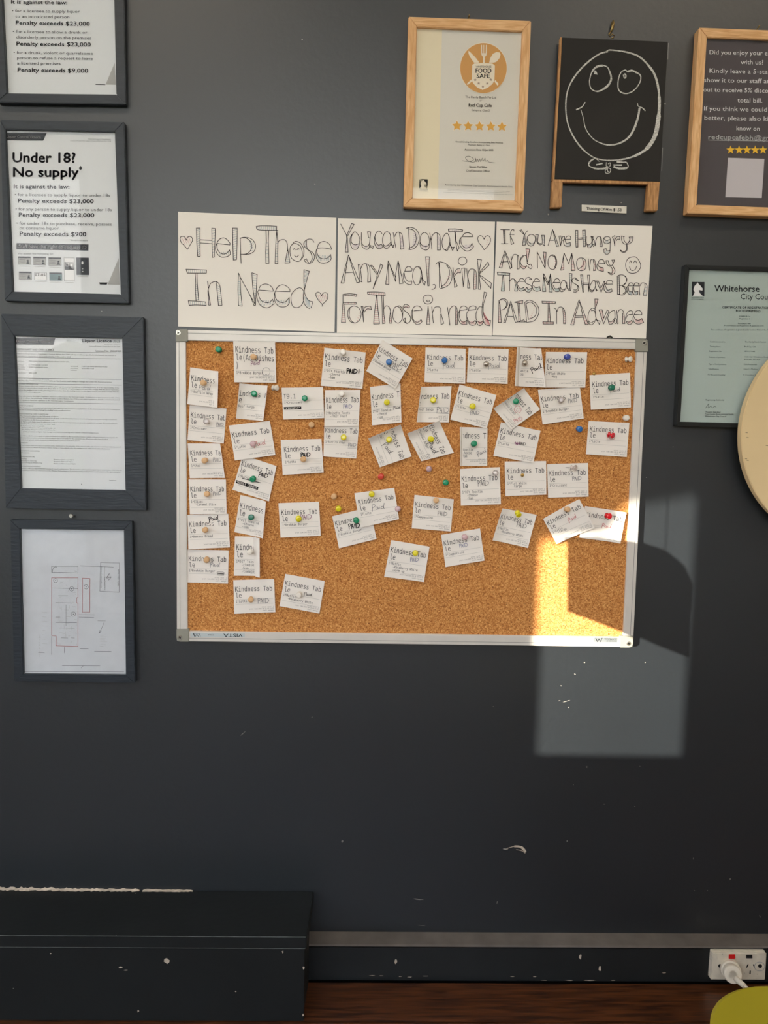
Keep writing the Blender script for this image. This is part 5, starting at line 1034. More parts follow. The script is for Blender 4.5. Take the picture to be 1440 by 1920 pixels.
lines = [(150, 403, 1045, 'Subject to the provisions of the Liquor Control Reform Act 1998 and any conditions specified in the licence, the licensee is', 1), (150, 425, 635, 'authorised to supply liquor up to and including 31 December 2025', 1),
 (152, 470, 212, 'Licensee', 0), (258, 472, 622, 'THE HARDY BUNCH PTY LTD (ACN 617 719 071)', 0), (155, 504, 210, 'Address', 0), (258, 505, 430, '6 / 1 MORSHIR COURT', 0), (155, 522, 228, 'for service', 0), (258, 525, 430, 'GLEN WAVERLEY 3150', 0), (155, 540, 224, 'of notices', 0),
 (636, 516, 700, 'Licensed', 0), (735, 518, 968, '1124-1126 WHITEHORSE ROAD', 0), (636, 534, 700, 'premises', 0), (735, 536, 845, 'BOX HILL 3128', 0), (636, 551, 690, 'address', 0), (158, 575, 228, 'Trading as', 0), (262, 577, 330, 'RED CUP', 0),
 (160, 628, 440, 'Approved person(s) nominated as director(s)', 0), (162, 645, 1005, 'NOTE(s) Appointed as nominee, and is liable as if the licensee, until ceasing to manage and control the licensed premises', 1),
 (163, 676, 340, 'GENERAL INFORMATION', 0), (165, 695, 1070, 'A liquor licence does not override local laws, planning schemes and conditions on planning permits. It is the responsibility of the', 0), (165, 712, 1070, 'licensee to ensure they comply with those laws as conditions of a planning permit and must comply with the more restrictive', 0), (165, 730, 1070, 'unless the trading hours on the planning permit are less than the trading hours on this liquor licence, you must comply with the', 0), (165, 748, 368, 'hours on the planning permit.', 0),
 (167, 785, 1075, 'Any reference to the Liquor Regulator below is a reference to the Victorian Liquor Commission or any successor in title of the', 0), (167, 803, 1075, 'body or officer that previously, under the Liquor Control Reform Act 1998 or associated regulations, had the control and carried', 0), (167, 822, 665, 'out regulatory functions equivalent to the Victorian Liquor Commission.', 0),
 (172, 872, 300, 'TYPE OF LICENCE', 0), (175, 890, 1080, 'This licence is a restaurant and cafe licence and authorises the licensee to supply liquor on the licensed premises for consumption', 0), (175, 908, 632, 'on the licensed premises during the trading hours specified below', 0),
 (177, 945, 435, 'RESTAURANT & CAFE CONDITIONS', 0), (178, 963, 525, 'The licence is subject to the following conditions', 0), (178, 980, 1052, '(1) The predominant activity carried out at all times on the licensed premises must be the preparation and serving of meals for', 0), (178, 998, 485, 'consumption on the licensed premises ; and', 0), (180, 1016, 1055, '(2) Tables and chairs must be placed in position on the licensed premises so as to be available for at least 75% of the patrons', 0), (180, 1034, 492, 'attending the premises at any one time ; and', 0), (182, 1052, 400, '(3) the licensee must not permit-', 0), (195, 1069, 498, 'the live performance of any musical works ; or', 0), (195, 1086, 505, 'the playing of any recorded musical works -', 0), (205, 1105, 888, 'on the premises at higher than background music level at any time outside ordinary trading hours.', 0),
 (182, 1142, 1062, 'Condition (3) does not apply to music performed or played on the licensed premises outside ordinary trading hours as part of a', 0), (184, 1160, 970, 'function that is held in an area of the premises that is set aside for the exclusive use of persons who have booked', 0), (184, 1178, 722, 'with their guests, and is attended only by those persons and their guests.', 0),
 (186, 1206, 250, 'AMENITY', 0), (187, 1228, 1085, 'The licensee shall not cause or permit undue detriment to the amenity of the area to arise out of or in connection with the use of', 0), (188, 1246, 990, 'the premises to which the licence relates during or immediately after the trading hours authorised under this licence.', 0),
 (188, 1278, 358, 'MAXIMUM CAPACITIES', 0), (190, 1295, 262, '75 patrons', 0), (190, 1330, 312, 'TRADING HOURS', 0), (192, 1348, 240, 'Sunday', 0), (484, 1356, 665, 'Between 10am and 10pm', 0), (192, 1366, 330, 'Monday to Saturday', 0), (484, 1374, 655, 'Between 7am and 10pm', 0), (192, 1384, 380, 'Good Friday & ANZAC Day', 0), (484, 1392, 680, 'Between 12noon and 10pm', 0),
 (192, 1416, 366, 'APPROVALS/CONSENTS', 0), (193, 1436, 1097, 'Section 108(1)(a) RESTAURANT trading (footpath trading) Area. This footpath is authorised to supply liquor on premises, other than the', 0), (193, 1453, 1083, 'licensed premises, as referred to in the Minister Determination for tasting and liquor Regulations and subject to the approval given', 0)]
for x0, y0, x1, s_, bo in lines:
    sl_ = .018
    T(b, s_, x0/4.8, yy0+y0/4.8, x1/4.8, yy0+(y0+(x1-x0)*sl_)/4.8, 2.0, I_post2 if bo else I_post, .008 if bo else 0, res=0)
for y0, x0, x1 in ((378, 145, 1085), (432, 148, 1090), (618, 160, 1095), (668, 162, 1095), (838, 168, 1098)): a.line([(x0/4.8, yy0+y0/4.8), (x1/4.8, yy0+(y0+14)/4.8)], .5, I_post)
a.line([(205, 900.5), (218, 901)], .5, I_post); b.disc(153, 908, .9, .9, I_post2, 8); fin(t, a, b)
# --- floor plan
t, s, a, b = picture_frame('picture_frame', 'charcoal framed floor plan outlined in red, lowest at left', 'picture frame', [(18.8, 974), (247.5, 977.5), (253.5, 1281), (26, 1278)], [(37.5, 991.7), (232, 994), (235.8, 1265.4), (43.8, 1264)], MF, M_plan, th=.015, group='charcoal framed licence notices')
def q4(l): return [(x/4.8, 940+y/4.8) for x, y in l]
for l in ([(465, 688), (702, 688), (702, 865), (690, 868), (690, 915), (702, 915), (702, 1305), (505, 1300), (505, 1212), (465, 1208), (465, 688)], [(742, 692), (810, 695), (808, 998), (742, 998), (742, 692)]): a.line(q4(l), .8, I_planred)
for l in ([(465, 585), (702, 585), (702, 645), (465, 640), (465, 585)], [(905, 550), (1075, 555), (1072, 818), (898, 808), (905, 550)], [(470, 780), (700, 785)], [(525, 850), (610, 850)], [(500, 912), (650, 916)], [(595, 930), (595, 1120)], [(500, 1090), (690, 1092)], [(530, 1140), (670, 1142)], [(500, 1042), (540, 1042)], [(550, 1228), (610, 1230)], [(640, 1228), (670, 1230)],
   [(938, 1090), (895, 1185), (912, 1165)], [(895, 1185), (893, 1160)], [(560, 1480), (900, 1482)], [(730, 1500), (748, 1482)], [(215, 1532), (1115, 1535)], [(710, 1020), (850, 1022)], [(710, 1042), (845, 1045)], [(345, 1360), (400, 1362)], [(580, 1308), (578, 1365)], [(465, 1215), (465, 1380)], [(850, 1350), (1000, 1352)], [(720, 1327), (795, 1328)], [(880, 1075), (950, 1076)], [(670, 628), (692, 630)], [(940, 590), (938, 760)], [(720, 580), (1020, 592)]):
    a.line(q4(l), .55, I_post)
for x, y, r in ((500, 713, 18), (645, 788, 20), (775, 770, 19), (660, 1015, 20)): b.ring(x/4.8, 940+y/4.8, r/4.8, r/4.8, .55, I_post2, 16); b.disc(x/4.8, 940+y/4.8, .8, .8, I_post2, 8)
b.curve(q4([(470, 640), (480, 600), (505, 590), (515, 600)]), .6, I_post); b.curve(q4([(985, 650), (960, 690), (1000, 680), (975, 710)]), .7, I_post)
T(b, 'APPROVED PLAN', 1060/4.8, 940+612/4.8, 1058/4.8, 940+760/4.8, 2.4, I_post, res=1); T(b, 'Liquor Control Victoria', 908/4.8, 940+590/4.8, 906/4.8, 940+780/4.8, 2.2, I_post, res=1); T(b, 'Date 20/02/2019', 940/4.8, 940+680/4.8, 938/4.8, 940+800/4.8, 2, I_post, res=1)
rr2 = random.Random(11)
for i in range(46):
    x = rr2.uniform(515, 690); y = rr2.uniform(720, 1290); L_ = rr2.uniform(6, 40)
    a.line(q4([(x, y), (min(x+L_, 695), y+1)] if rr2.random() < .5 else [(x, y), (x+1, min(y+L_, 1295))]), .4, I_lgrey)
for i in range(16): x = 350+i*1.5; a.line(q4([(350, 1200+i*14), (350+rr2.uniform(3, 14), 1200+i*14)]), .5, I_lgrey)
for i in range(9): a.line(q4([(380, 1000+i*40), (390+rr2.uniform(0, 50), 1002+i*40)]), .4, I_lgrey)
for i in range(8): a.line(q4([(900, 1205+i*14), (900+rr2.uniform(20, 70), 1206+i*14)]), .4, I_lgrey)
fin(t, a, b)
mb = MB(); q = P(137.5, 967, 0)
mb.tube([q, q+Vector((0, -.012, .001))], [.0022, .0022], M_screw, 10); mb.tube([q+Vector((0, -.012, .001)), q+Vector((0, -.014, .001))], [.0044, .0036], M_screw, 12)
o = mb.build('screw', None, origin=q); tag(o, 'steel screw head in the wall just above the framed floor plan', 'screw'); ALLROOTS.append(o)

# --- food safety certificate
MO = (M_oakh, M_oak)
t, s, a, b = picture_frame('picture_frame', 'pale oak frame with a five gold star food safety certificate', 'picture frame', [(765.8, 31), (996, 38.8), (981.5, 395.2), (756.8, 387.5)], [(781.6, 50.5), (979.3, 58.6), (965.9, 375.9), (773.5, 371.4)], MO, M_cream2, th=.02)
fold_ = mat('sheet_left_band', (238, 226, 196), .8, spec=.2)
a.poly([(779, 48), (829, 50), (821, 376), (770, 373)], fold_)
def q5(x, y): return (740+x/4.923, 20+y/4.923)
def q12(l): return [(840+x/12, 80+y/12) for x, y in l]
cx, cy = 906.8, 127.9
k3 = Ink(lambda x, y: P(x, y, -.013-.0006)); k4 = Ink(lambda x, y: P(x, y, -.013-.0009)); k5 = Ink(lambda x, y: P(x, y, -.013-.0012))
M_gold = mat('gold_print', (214, 158, 88), .55, spec=.4); M_ivory = ink('ivory', (244, 232, 210))
k3.disc(cx-.3, cy, 44.6, 48, M_ivory, 56)
k4.disc(cx-.3, cy-.2, 43.6, 46.8, M_gold, 56)
for l in ([(545, 500), (600, 465), (800, 455), (1000, 470), (1055, 515), (1050, 700), (1045, 850), (1000, 930), (900, 1010), (780, 1065), (660, 1010), (570, 920), (535, 850), (540, 680)],
          [(745, 250), (760, 290), (790, 320), (790, 460), (825, 460), (828, 320), (865, 285), (872, 240)], [(745, 50), (765, 50), (770, 245), (745, 260)], [(785, 50), (803, 50), (803, 245), (785, 245)], [(820, 50), (835, 50), (838, 245), (820, 245)], [(855, 50), (875, 50), (872, 255), (850, 245)], [(745, 235), (872, 235), (872, 262), (745, 262)],
          [(460, 180), (500, 215), (610, 320), (700, 440), (680, 455), (585, 450), (500, 330), (462, 250)], [(925, 455), (955, 340), (1010, 250), (1090, 212), (1165, 222), (1182, 270), (1160, 350), (1090, 430), (1030, 450)],
          [(420, 930), (520, 830), (542, 870), (445, 952)], [(1045, 880), (1062, 838), (1140, 928), (1115, 968)]): k5.poly(q12(l), M_ivory)
k6 = Ink(lambda x, y: P(x, y, -.013-.0015))
for x, y in ((612, 835), (690, 915), (785, 985), (885, 918), (965, 833)): k6.poly(star2d(840+x/12, 80+y/12, 3.1), ink('taupe', (170, 148, 130)))
k6.text('WHITEHORSE', 892.3, 126.6, 921.2, 126.8, 3.4, I_brown, .008); k6.text('FOOD', 892, 136.6, 921.3, 136.8, 8.2, I_black, .022); k6.text('SAFE', 893.8, 146.4, 918.6, 146.5, 8, I_black, .022)
for s_, x0, y0, x1, y1, c, bo in (('The Hardy Bunch Pty Ltd', 652, 806, 935, 812, 4.2, 0), ('of', 783, 838, 800, 838, 3, 0), ('Red Cup Cafe', 683, 886, 895, 890, 6, .018), ('Category: Class 2', 708, 926, 877, 930, 3.6, 0),
  ('Overall Grading: Excellent (Incorporating Best Practice)', 562, 1216, 998, 1226, 2.7, .01), ('Maximum Rating is 5 Stars', 678, 1244, 880, 1247, 2.5, .008), ('Assessment Date: 02 Jun 2025', 645, 1290, 910, 1294, 3.3, .014), ('Simon McMillan', 688, 1450, 852, 1454, 3.8, .014), ('Chief Executive Officer', 660, 1486, 880, 1490, 3.8, 0),
  ("Awarded by the Whitehorse City Council's Environmental Health Unit", 462, 1614, 1087, 1632, 3, 0), ('This certificate remains the property of the council and must be returned to the council upon request. This certificate is valid for', 487, 1652, 1062, 1672, 1.4, 0), ('twelve months from the date of assessment and reflects the outcome of the food safety assessment conducted at the premises on', 490, 1664, 1055, 1684, 1.4, 0), ('the day of the inspection and does not necessarily reflect the standard of food safety at the premises at any other time of the year stated', 448, 1678, 1095, 1702, 1.4, 0)):
    b.text(s_, *q5(x0, y0), *q5(x1, y1), c, I_brown, bo, 2 if c > 2.4 else 0)
for x in (575, 678, 783, 888, 990):
    p = q5(x, 1060+(x-575)*.02); a.poly(star2d(p[0], p[1]+.6, 11.5, .5), M_ivory); b.poly(star2d(p[0], p[1]+.6, 9.6, .5), mat('gold_star', (226, 168, 62), .5))
b.curve([q5(*p) for p in ((622, 1385), (700, 1392), (728, 1370), (690, 1345), (655, 1352), (668, 1380), (720, 1400), (750, 1385), (745, 1360), (752, 1395), (765, 1372), (772, 1395), (785, 1368), (792, 1392), (812, 1360), (815, 1390), (835, 1362), (838, 1388), (860, 1382), (870, 1398), (928, 1405))], .6, I_black, 4)
def horse(k, x0, y0, x1, y1):
    k.poly([(x0, y0), (x1, y0+.3), (x1-.3, y1), (x0-.3, y1)], I_post2)
def horse2(k, x0, y0, x1, y1, m):
    w, h = x1-x0, y1-y0
    k.poly([(x0+w*a_, y0+h*b_) for a_, b_ in ((.08, 1), (.22, .75), (.12, .55), (.2, .3), (.38, .14), (.46, .04), (.52, .14), (.68, .28), (.86, .48), (.84, .62), (.7, .6), (.54, .58), (.62, .8), (.86, 1))], m)
p0, p1 = q5(228, 1555), q5(305, 1638); horse(a, *p0, *p1); horse2(b, *p0, *p1, M_ivory)
b.text('WHITEHORSE', p0[0], p1[1]+3, p1[0], p1[1]+3.2, 1.8, I_brown, .01, 1); b.text('CITY COUNCIL', p0[0], p1[1]+6, p1[0], p1[1]+6.2, 1.8, I_brown, .01, 1)
for k in (k3, k4, k5, k6): k.mb.build('printed_emblem', t)
fin(t, a, b)
mb = MB(); q = P(879, 33.5, -.004); mb.tube([q+Vector((0, .004, 0)), q+Vector((0, -.006, .002))], .0012, M_brass, 8); mb.build('hanging_nail', t)

# --- review sign at the right edge
t, s, a, b = picture_frame('picture_frame', 'pale oak frame with a dark grey review sign cut off by the right edge', 'picture frame', [(1311, 51.5), (1541, 60), (1517, 408), (1289, 399.8)], [(1325.7, 69.7), (1524, 77), (1502, 391), (1306.5, 383.6)], MO, M_slate, th=.024)
def q7(x, y): return (1260+x/5.05, 40+y/5.05)
for s_, x0, y0, x1, bo in (('Did you enjoy your experience', 355, 312, 1161, 0), ('with us?', 650, 405, 865, 0), ('Kindly leave a 5-star review,', 355, 487, 1161, 0), ('show it to our staff at the check', 303, 575, 1216, 0), ('out to receive 5% discount on your', 297, 665, 1225, 0), ('total bill.', 620, 766, 855, 0),
   ('If you think we could have done', 303, 845, 1216, 0), ('better, please also kindly let us', 307, 932, 1216, 0), ('know on', 610, 1032, 830, 0), ('redcupcafebh@gmail.com', 345, 1115, 1171, .02)):
    b.text(s_, *q7(x0, y0), *q7(x1, y0+(x1-x0)*.018), 8.2, I_white, bo or .004)
b.line([q7(345, 1124), q7(1171, 1139)], .9, I_white)
for x in (555, 635, 710, 788, 862): b.poly(star2d(*q7(x, 1218), 8.6, .42), I_star)
a.poly([q7(530, 1292), q7(875, 1303), q7(850, 1672), q7(505, 1665)], ink('pale_square', (206, 200, 204)))
fin(t, a, b)
mb = MB(); q = P(1421, 54, -.004); mb.tube([q+Vector((0, .004, 0)), q+Vector((0, -.006, .003))], .0012, M_brass, 8); mb.build('hanging_nail', t)

# --- registration certificate
t, s, a, b = picture_frame('picture_frame', 'thin black frame with a council registration certificate behind the cream disc', 'picture frame', [(1285, 496), (1516, 503), (1500, 806), (1268.5, 798.5)], [(1293, 504.5), (1509, 511), (1492, 796), (1275.9, 790.6)], (M_blackframe, M_blackframe), M_cert, th=.02)
def q8(x, y): return (1240+x/3.765, 470+y/3.765)
p0, p1 = q8(216, 220), q8(305, 320); horse(a, *p0, *p1); horse2(b, *p0, *p1, I_white)
b.text('WHITEHORSE', *q8(212, 335), *q8(300, 335), 2, I_post2, .01, 1); b.text('CITY COUNCIL', *q8(210, 348), *q8(300, 349), 2, I_post2, .01, 1)
b.text('Whitehorse', *q8(375, 288), *q8(692, 290), 11.5, I_post2, .012); b.text('City Council', *q8(560, 343), *q8(822, 346), 10.5, I_post2)
b.text('CERTIFICATE OF REGISTRATION OF', *q8(430, 408), *q8(802, 412), 4, I_post2, .02); b.text('FOOD PREMISES', *q8(527, 432), *q8(700, 434), 4, I_post2, .02)
for s_, x0, y0, x1, bo in (('SCHEDULE 4', 547, 468, 628, .014), ('Regulation 6', 552, 485, 625, 0), ('Food Act 1984', 542, 518, 630, .014), ('Food Premises and Registration Regulations 2015', 445, 533, 722, 0), ('This certificate of registration is granted under section 40(1) of the Food Act', 350, 563, 800, 0),
   ('Certificate issued to', 342, 647, 452, 0), ('The Hardy Bunch Pty Ltd', 590, 648, 738, 0), ('Trading Name', 342, 681, 420, 0), ('Red Cup Cafe', 588, 682, 668, 0), ('Registration No.', 338, 714, 428, 0), ('HF011/1048', 585, 715, 660, 0), ('Address of premises', 336, 756, 450, 0), ('1124-1126 Whitehorse Road', 585, 754, 752, 0), ('BOX HILL VIC 3128', 585, 772, 697, 0),
   ('Type of food premises', 334, 806, 458, 0), ('Cafe/Restaurant', 582, 807, 675, 0), ('Classification', 332, 839, 405, 0), ('Class 2 - Medium', 580, 840, 680, 0), ('For the period ending', 328, 880, 450, 0), ('31 December 2025', 576, 881, 688, 0), ('Registering Authority', 314, 1058, 445, .012), ('Team Leader Environmental Health', 308, 1158, 510, .012), ('Whitehorse City Council', 308, 1173, 457, .012), ('Team leader', 310, 1143, 420, .012)):
    b.text(s_, *q8(x0, y0), *q8(x1, y0+1.5), 2.6, I_post2, bo, 1)
b.curve([q8(*p) for p in ((312, 1112), (335, 1080), (330, 1110), (350, 1098), (360, 1110), (375, 1100), (388, 1106))], .6, I_post2)
fin(t, a, b)

# ------------------------------------------------------------------ chalkboard with legs, hung on a brass hook
q = P(1148, 210, 0)
t = thing('chalkboard', q, 'small black easel chalkboard with a chalk smiling face wearing a bow tie', 'chalkboard'); ALLROOTS.append(t)
yb_ = -.016
mb = MB(); mb.prism([P(1054, 70, yb_), P(1252.5, 78.3, yb_), P(1237.5, 340.5, yb_), P(1039.5, 335.5, yb_)], (0, .006, 0), M_chalkb); mb.build('board', t, bevel=.0006)
mb = MB(); mb.prism([P(1050.5, 70, yb_-.001), P(1054, 70, yb_-.001), P(1039.5, 337, yb_-.001), P(1035.8, 337, yb_-.001)], (0, .010, 0), M_leg); mb.build('edge_strip', t)
mb = MB(); mb.prism([P(1037, 336, yb_-.001), P(1238, 341, yb_-.001), P(1236.5, 346, yb_-.001), P(1037, 341, yb_-.001)], (0, .010, 0), M_leg); mb.build('edge_strip', t)
for cs in ([(1036, 337.5), (1055.5, 338), (1053, 388.5), (1033.5, 389)], [(1216, 342), (1237.3, 342), (1233, 395), (1211.5, 395)]):
    mb = MB(); mb.prism([P(*c, yb_-.0005) for c in cs], (0, .015, 0), M_leg); mb.build('leg', t, bevel=.001)
class Chalk(Ink):
    def curve(s, pts, w, m, k=6): Ink.curve(s, pts, [q*.8 for q in w] if isinstance(w, list) else w*.8, m, k)
ck = Chalk(lambda x, y: P(x, y, yb_-.0005))
def q6(l): return [(1010+x/4.923, 20+y/4.923) for x, y in l]
ck.curve(q6([(640, 378), (560, 400), (460, 470), (370, 560), (300, 660), (262, 760), (250, 880), (260, 1000), (290, 1100), (350, 1210), (430, 1300), (520, 1360), (620, 1382)]), [3.4, 3.8, 3, 3, 3.4, 2.6, 3.4], M_chalk)
ck.curve(q6([(620, 1382), (720, 1380), (830, 1360), (930, 1320), (1010, 1260), (1075, 1150), (1105, 1000), (1114, 850), (1105, 720), (1070, 590), (1000, 490), (920, 420), (820, 385), (720, 368), (650, 364), (625, 380)]), [3, 3.6, 5.5, 9, 10, 7, 5, 5, 4, 3.6, 3, 3, 3], M_chalk)
ck.curve(q6([(590, 507), (530, 522), (490, 570), (470, 650), (485, 720), (540, 745), (600, 722), (650, 678), (670, 620), (650, 550), (630, 518), (590, 507)]), [5, 4, 2.4, 2.4, 2.4, 3.4, 5, 4.4, 3.6, 2.6, 2.2, 5], M_chalk)
ck.curve(q6([(820, 562), (800, 548), (760, 570), (735, 640), (735, 720), (770, 758), (830, 762), (890, 725), (935, 660), (940, 600), (905, 572), (860, 553), (820, 562)]), [2.4, 2.4, 2.4, 2.4, 3, 2.6, 2.4, 2.4, 3, 4, 4.6, 3], M_chalk)
ck.poly(q6([(515, 550), (530, 555), (545, 592), (528, 588), (510, 585)]), M_chalk); ck.curve(q6([(782, 590), (790, 618), (800, 620), (806, 600), (795, 585), (785, 600)]), 3, M_chalk)
ck.curve(q6([(390, 915), (412, 990), (435, 1090), (500, 1180), (580, 1225), (660, 1240), (750, 1222), (830, 1170), (880, 1090), (915, 990), (932, 895)]), [1.6, 1.8, 2, 2.2, 2.8, 3.4, 4, 4.8, 5, 4.6, 3.6], M_chalk)
ck.curve(q6([(345, 915), (400, 888), (430, 843)]), [3, 2.4, 1.6], M_chalk); ck.curve(q6([(912, 853), (920, 882), (960, 900), (984, 926)]), [1.6, 2.6, 1.6], M_chalk)
ck.curve(q6([(560, 1392), (520, 1366), (472, 1395), (466, 1432), (530, 1458), (610, 1455), (640, 1440)]), [1.6, 3.4, 2.4, 4, 4.5, 4], M_chalk)
ck.curve(q6([(690, 1440), (740, 1456), (822, 1448), (812, 1402), (770, 1398), (720, 1395)]), [4.4, 5, 2.4, 2.4, 4, 2], M_chalk)
ck.curve(q6([(625, 1400), (625, 1435), (655, 1440), (660, 1405), (640, 1415)]), 1.8, M_chalk); ck.curve(q6([(640, 1450), (615, 1475), (622, 1500), (655, 1495), (665, 1465), (640, 1455), (635, 1480), (650, 1485)]), 1.8, M_chalk)
ck.line(q6([(535, 1422), (585, 1410)]), 2.4, M_chalk); ck.line(q6([(695, 1425), (765, 1425)]), 2.6, M_chalk)
ck.line(q6([(1198, 300), (1192, 450)]), .5, I_lgrey); ck.line(q6([(1145, 1265), (1135, 1480)]), .5, I_lgrey)
ck.mb.build('chalk_drawing', t)
mb = MB(); mb.tube([P(*q6([(690, 90)])[0], -.002), P(*q6([(685, 120)])[0], -.006), P(*q6([(682, 160)])[0], -.006), P(*q6([(665, 200)])[0], -.006)], [.0012, .0034, .0028, .0016], M_brass, 8)
mb.tube([P(*q6([p])[0], -.014) for p in ((665, 198), (645, 222), (655, 240), (680, 215), (697, 230), (690, 248), (672, 256))], .0011, M_brass, 8); mb.build('brass_hook', t, smooth=True)
mb = MB(); mb.prism([P(1091, 383.6, -.003), P(1175, 387, -.003), P(1174.6, 400.2, -.003), P(1091, 395.8, -.003)], (0, .0024, 0), M_cream2)
o = mb.build('price_label', None, origin=P(1133, 392, 0)); o['_o'] = tuple(P(1133, 392, 0)); tag(o, 'small cream strip lettered Thinking Of Him $1.50 under the chalkboard', 'label'); ALLROOTS.append(o)
k = Ink(lambda x, y: P(x, y, -.0034)); k.text('Thinking Of Him $1.50', 1099.5, 393.2, 1165.4, 396.2, 5, I_black, .022); k.mb.build('printed_text', o)

# little dark wire loop behind the top rail
mb = MB(); mb.tube([P(x, y, -.004) for x, y in ((1137, 637), (1139, 632), (1144, 630), (1148, 633), (1147, 637))], .0014, M_dark, 8); mb.tube([P(1146, 634.6, -.004), P(1192, 636, -.004)], .0009, M_dark, 6)
o = mb.build('hanging_wire', None, origin=P(1143, 634, 0)); tag(o, 'dark hanging wire and hook peeping over the board top right', 'wire'); ALLROOTS.append(o)

# ------------------------------------------------------------------ round cream board at the right edge
yd = -.052; c0 = P(1598.6, 812.5, yd); rad = (P(1598.6, 812.5, yd)-P(1390, 812.5, yd)).length
t = thing('round_board', c0, 'large round cream painted wooden board cut off by the right edge', 'wall decoration'); ALLROOTS.append(t)
mb = MB(); n = 96
mb.prism([c0+Vector((math.cos(i*2*math.pi/n)*rad, 0, math.sin(i*2*math.pi/n)*rad)) for i in range(n)], (0, .018, 0), M_disc); mb.build('disc', t, bevel=.0012)
mb = MB(); mb.prism([c0+Vector((math.cos(i*2*math.pi/n)*.05, .018, math.sin(i*2*math.pi/n)*.05)) for i in range(n)], (0, -yd-.0185, 0), M_disc); mb.build('wall_spacer', t)
k = Ink(lambda x, y: P(x, y, yd-.0004))
for x, y in ((1398, 811), (1400, 820), (1397, 860), (1400, 863), (1436, 835)): k.line([(x, y), (x+3.5, y+.6)], .8, I_brown)
k.mb.build('nail_dents', t)

# ------------------------------------------------------------------ double power socket and plug on the skirting
ys0 = YS; ysf = YS-.015
t = thing('power_socket', P(1386, 1808, YS), 'grimy white double power socket on the skirting, lower right', 'socket'); ALLROOTS.append(t)
f = [P(1336.5, 1787, ysf), P(1437.5, 1787.5, ysf), P(1434.5, 1837.5, ysf), P(1332.5, 1837, ysf)]
top_l, top_r = f[0], f[1]
mb = MB(); mb.prism([v+Vector((0, .006, 0)) for v in f], (0, ys0-ysf-.0065, 0), M_socket); mb.build('mounting_block', t, bevel=.0008)
mb = MB(); mb.prism(f, (0, .0058, 0), M_socket); mb.build('face_plate', t, bevel=.0012)
def q9(x, y): return (1300+x/10.286, 1750+y/10.286)
def plate(poly, m, th, name, bev=0):
    mb = MB(); mb.prism([P(*q9(*p), ysf-th) for p in poly], (0, th, 0), m); return mb.build(name, t, bevel=bev)
plate([(690, 415), (810, 412), (815, 485), (790, 498), (685, 492)], M_red, .002, 'red_rocker', .0005)['label'] = 'red rocker indicator'
plate([(1022, 418), (1140, 418), (1142, 485), (1022, 485)], M_dark, .0016, 'dark_rocker', .0004)
plate([(450, 395), (600, 385), (610, 470), (575, 515), (460, 510)], M_socket, .0022, 'switch', .0006)
plate([(1232, 390), (1385, 385), (1385, 480), (1350, 520), (1235, 510)], M_socket, .0022, 'switch', .0006)
for ps in ([(1020, 660), (1045, 600), (1068, 602), (1035, 668)], [(1148, 605), (1170, 598), (1188, 650), (1170, 660)], [(1088, 722), (1110, 722), (1106, 790), (1084, 788)]): plate(ps, M_dark, .0004, 'slot')
for cx_, cy_, r in ((515, 630, 34), (1288, 632, 38)): plate([(cx_+r*math.cos(i*.524), cy_+r*math.sin(i*.524)) for i in range(12)], M_dark, .0005, 'screw_hole')
k = Ink(lambda x, y: P(*q9(x, y), ysf-.0004))
k.ring(1278, 640, 100, 85, 12, I_lgrey, 24)
k.mb.build('moulded_ring', t)
# plug
c1 = P(*q9(705, 680), ysf-.001); c2 = P(*q9(765, 800), ysf-.040)
t = thing('power_plug', c1, 'round white plug with a pale cord in the left outlet of the power socket', 'plug'); ALLROOTS.append(t)
ax = (c2-c1)
mb = MB(); mb.tube([c1, c1+ax*.06, c1+ax*.45, c1+ax*.5, c1+ax*.62, c1+ax*.94, c2], [.0190, .0196, .0192, .0165, .0172, .0172, .0160], M_plug, 40); mb.build('plug_body', t, smooth=False, bevel=.0006)
mb = MB()
for r in (.0125, .0085): mb.tube([c2+ax.normalized()*-.0004, c2+ax.normalized()*.0008], [r, r*.96], M_plug, 32)
mb.build('rim', t)
s0 = P(*q9(800, 850), ysf-.040); s1 = P(*q9(905, 950), ysf-.056); s2 = P(*q9(990, 1020), ysf-.066); s3 = P(*q9(1300, 1300), ysf-.10)
mb = MB(); mb.tube([s0, s0.lerp(s1, .5), s1, s2], [.0050, .0056, .0054, .0050], M_plug, 16); mb.build('strain_relief', t, smooth=True)
mb = MB(); fl = Vector((s3.x+.02, s3.y-.05, .006)); mb.tube([s2, s2+(s2-s1)*.6, s2.lerp(fl, .5)+Vector((0, 0, .01)), fl+Vector((0, .02, .004)), fl+Vector((.25, -.02, -.001)), fl+Vector((.7, -.05, -.001))], .0036, M_plug, 12); mb.build('cord', t, smooth=True)

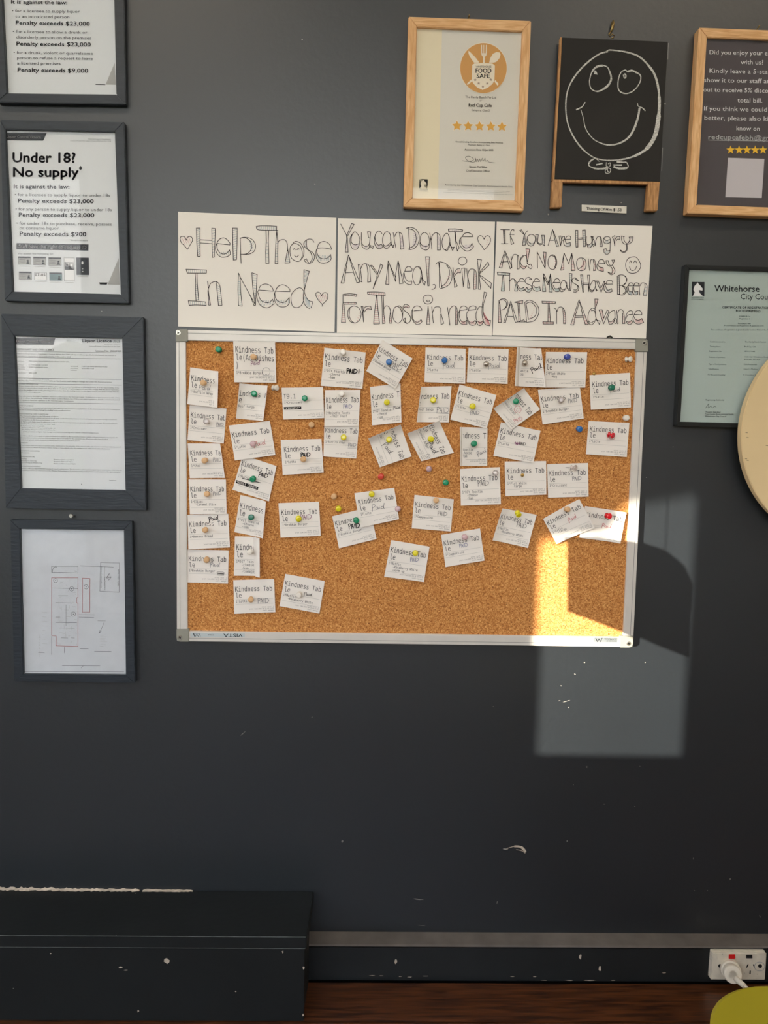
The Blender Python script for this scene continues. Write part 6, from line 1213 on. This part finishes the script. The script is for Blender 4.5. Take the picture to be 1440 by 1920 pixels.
# ------------------------------------------------------------------ lime green stool at the lower right corner
ZS = .44
bk = PZ(1445, 1845, ZS); lf = PZ(1328.5, 1935, ZS)
hw = .165; rc = .105; cxs = lf.x+hw; cys = bk.y-hw
t = thing('stool', (cxs, cys, 0), 'lime green plastic stool cut off by the lower right corner', 'stool'); ALLROOTS.append(t)
def rsq(h, r, z, n=12, cx=cxs, cy=cys):
    pts = []
    for (sx_, sy_, a0) in ((1, 1, 0), (-1, 1, 90), (-1, -1, 180), (1, -1, 270)):
        for i in range(n+1):
            a = math.radians(a0+90*i/n); pts.append(Vector((cx+sx_*(h-r)+r*math.cos(a), cy+sy_*(h-r)+r*math.sin(a), z)))
    return pts
mb = MB(); rings = [rsq(hw-.022, rc-.02, ZS-.030), rsq(hw-.001, rc, ZS-.006), rsq(hw-.001, rc, ZS-.002), rsq(hw-.005, rc-.004, ZS), rsq(hw-.05, rc-.04, ZS-.001)]
n = len(rings[0]); vs = sum(rings, [])
fs = [(j*n+i, j*n+(i+1) % n, (j+1)*n+(i+1) % n, (j+1)*n+i) for j in range(len(rings)-1) for i in range(n)]+[tuple((len(rings)-1)*n+i for i in range(n)), tuple(range(n-1, -1, -1))]
mb.add(vs, fs, M_lime); mb.build('seat', t, smooth=False)
for sx_ in (-1, 1):
    for sy_ in (-1, 1):
        mb = MB(); p0 = Vector((cxs+sx_*(hw-.07), cys+sy_*(hw-.07), ZS-.025)); p1 = Vector((cxs+sx_*(hw-.025), cys+sy_*(hw-.025), 0)); mb.tube([p0, p1], [.017, .013], M_lime, 14); mb.build('leg', t, smooth=True)

# ------------------------------------------------------------------ added unseen panel, cut to cast the blob shadow on the board
dist = 1.20
blob = [(1080, 1012), (1140, 1011), (1200, 1016), (1250, 1032), (1285, 1062), (1297, 1095), (1292, 1160), (1290, 1232), (1240, 1212), (1190, 1190), (1130, 1168), (1080, 1150)]
pts = [P(x, y, -.012 if x < 1190 else 0) for x, y in blob]
tt = dist/SUND.y
pl = [Vector((p.x, 0, p.z))-SUND*tt-Vector((0, 0, 0)) for p in pts]
yy = pl[0].y
org = sum(pl, Vector())/len(pl)
t = thing('shadow_panel', org, 'plain dark panel on cords, added outside the picture to shape the sun patch', 'sign'); ALLROOTS.append(t)
mb = MB(); mb.prism(pl, (0, .006, 0), M_blackframe); mb.build('panel', t)
for i in (1, 3): mb = MB(); mb.tube([pl[i]+Vector((0, .003, -.005)), Vector((pl[i].x, pl[i].y+.003, H))], .0008, M_dark, 5); mb.build('cord', t)

for o in bpy.data.objects:
    if '_o' in o: del o['_o']
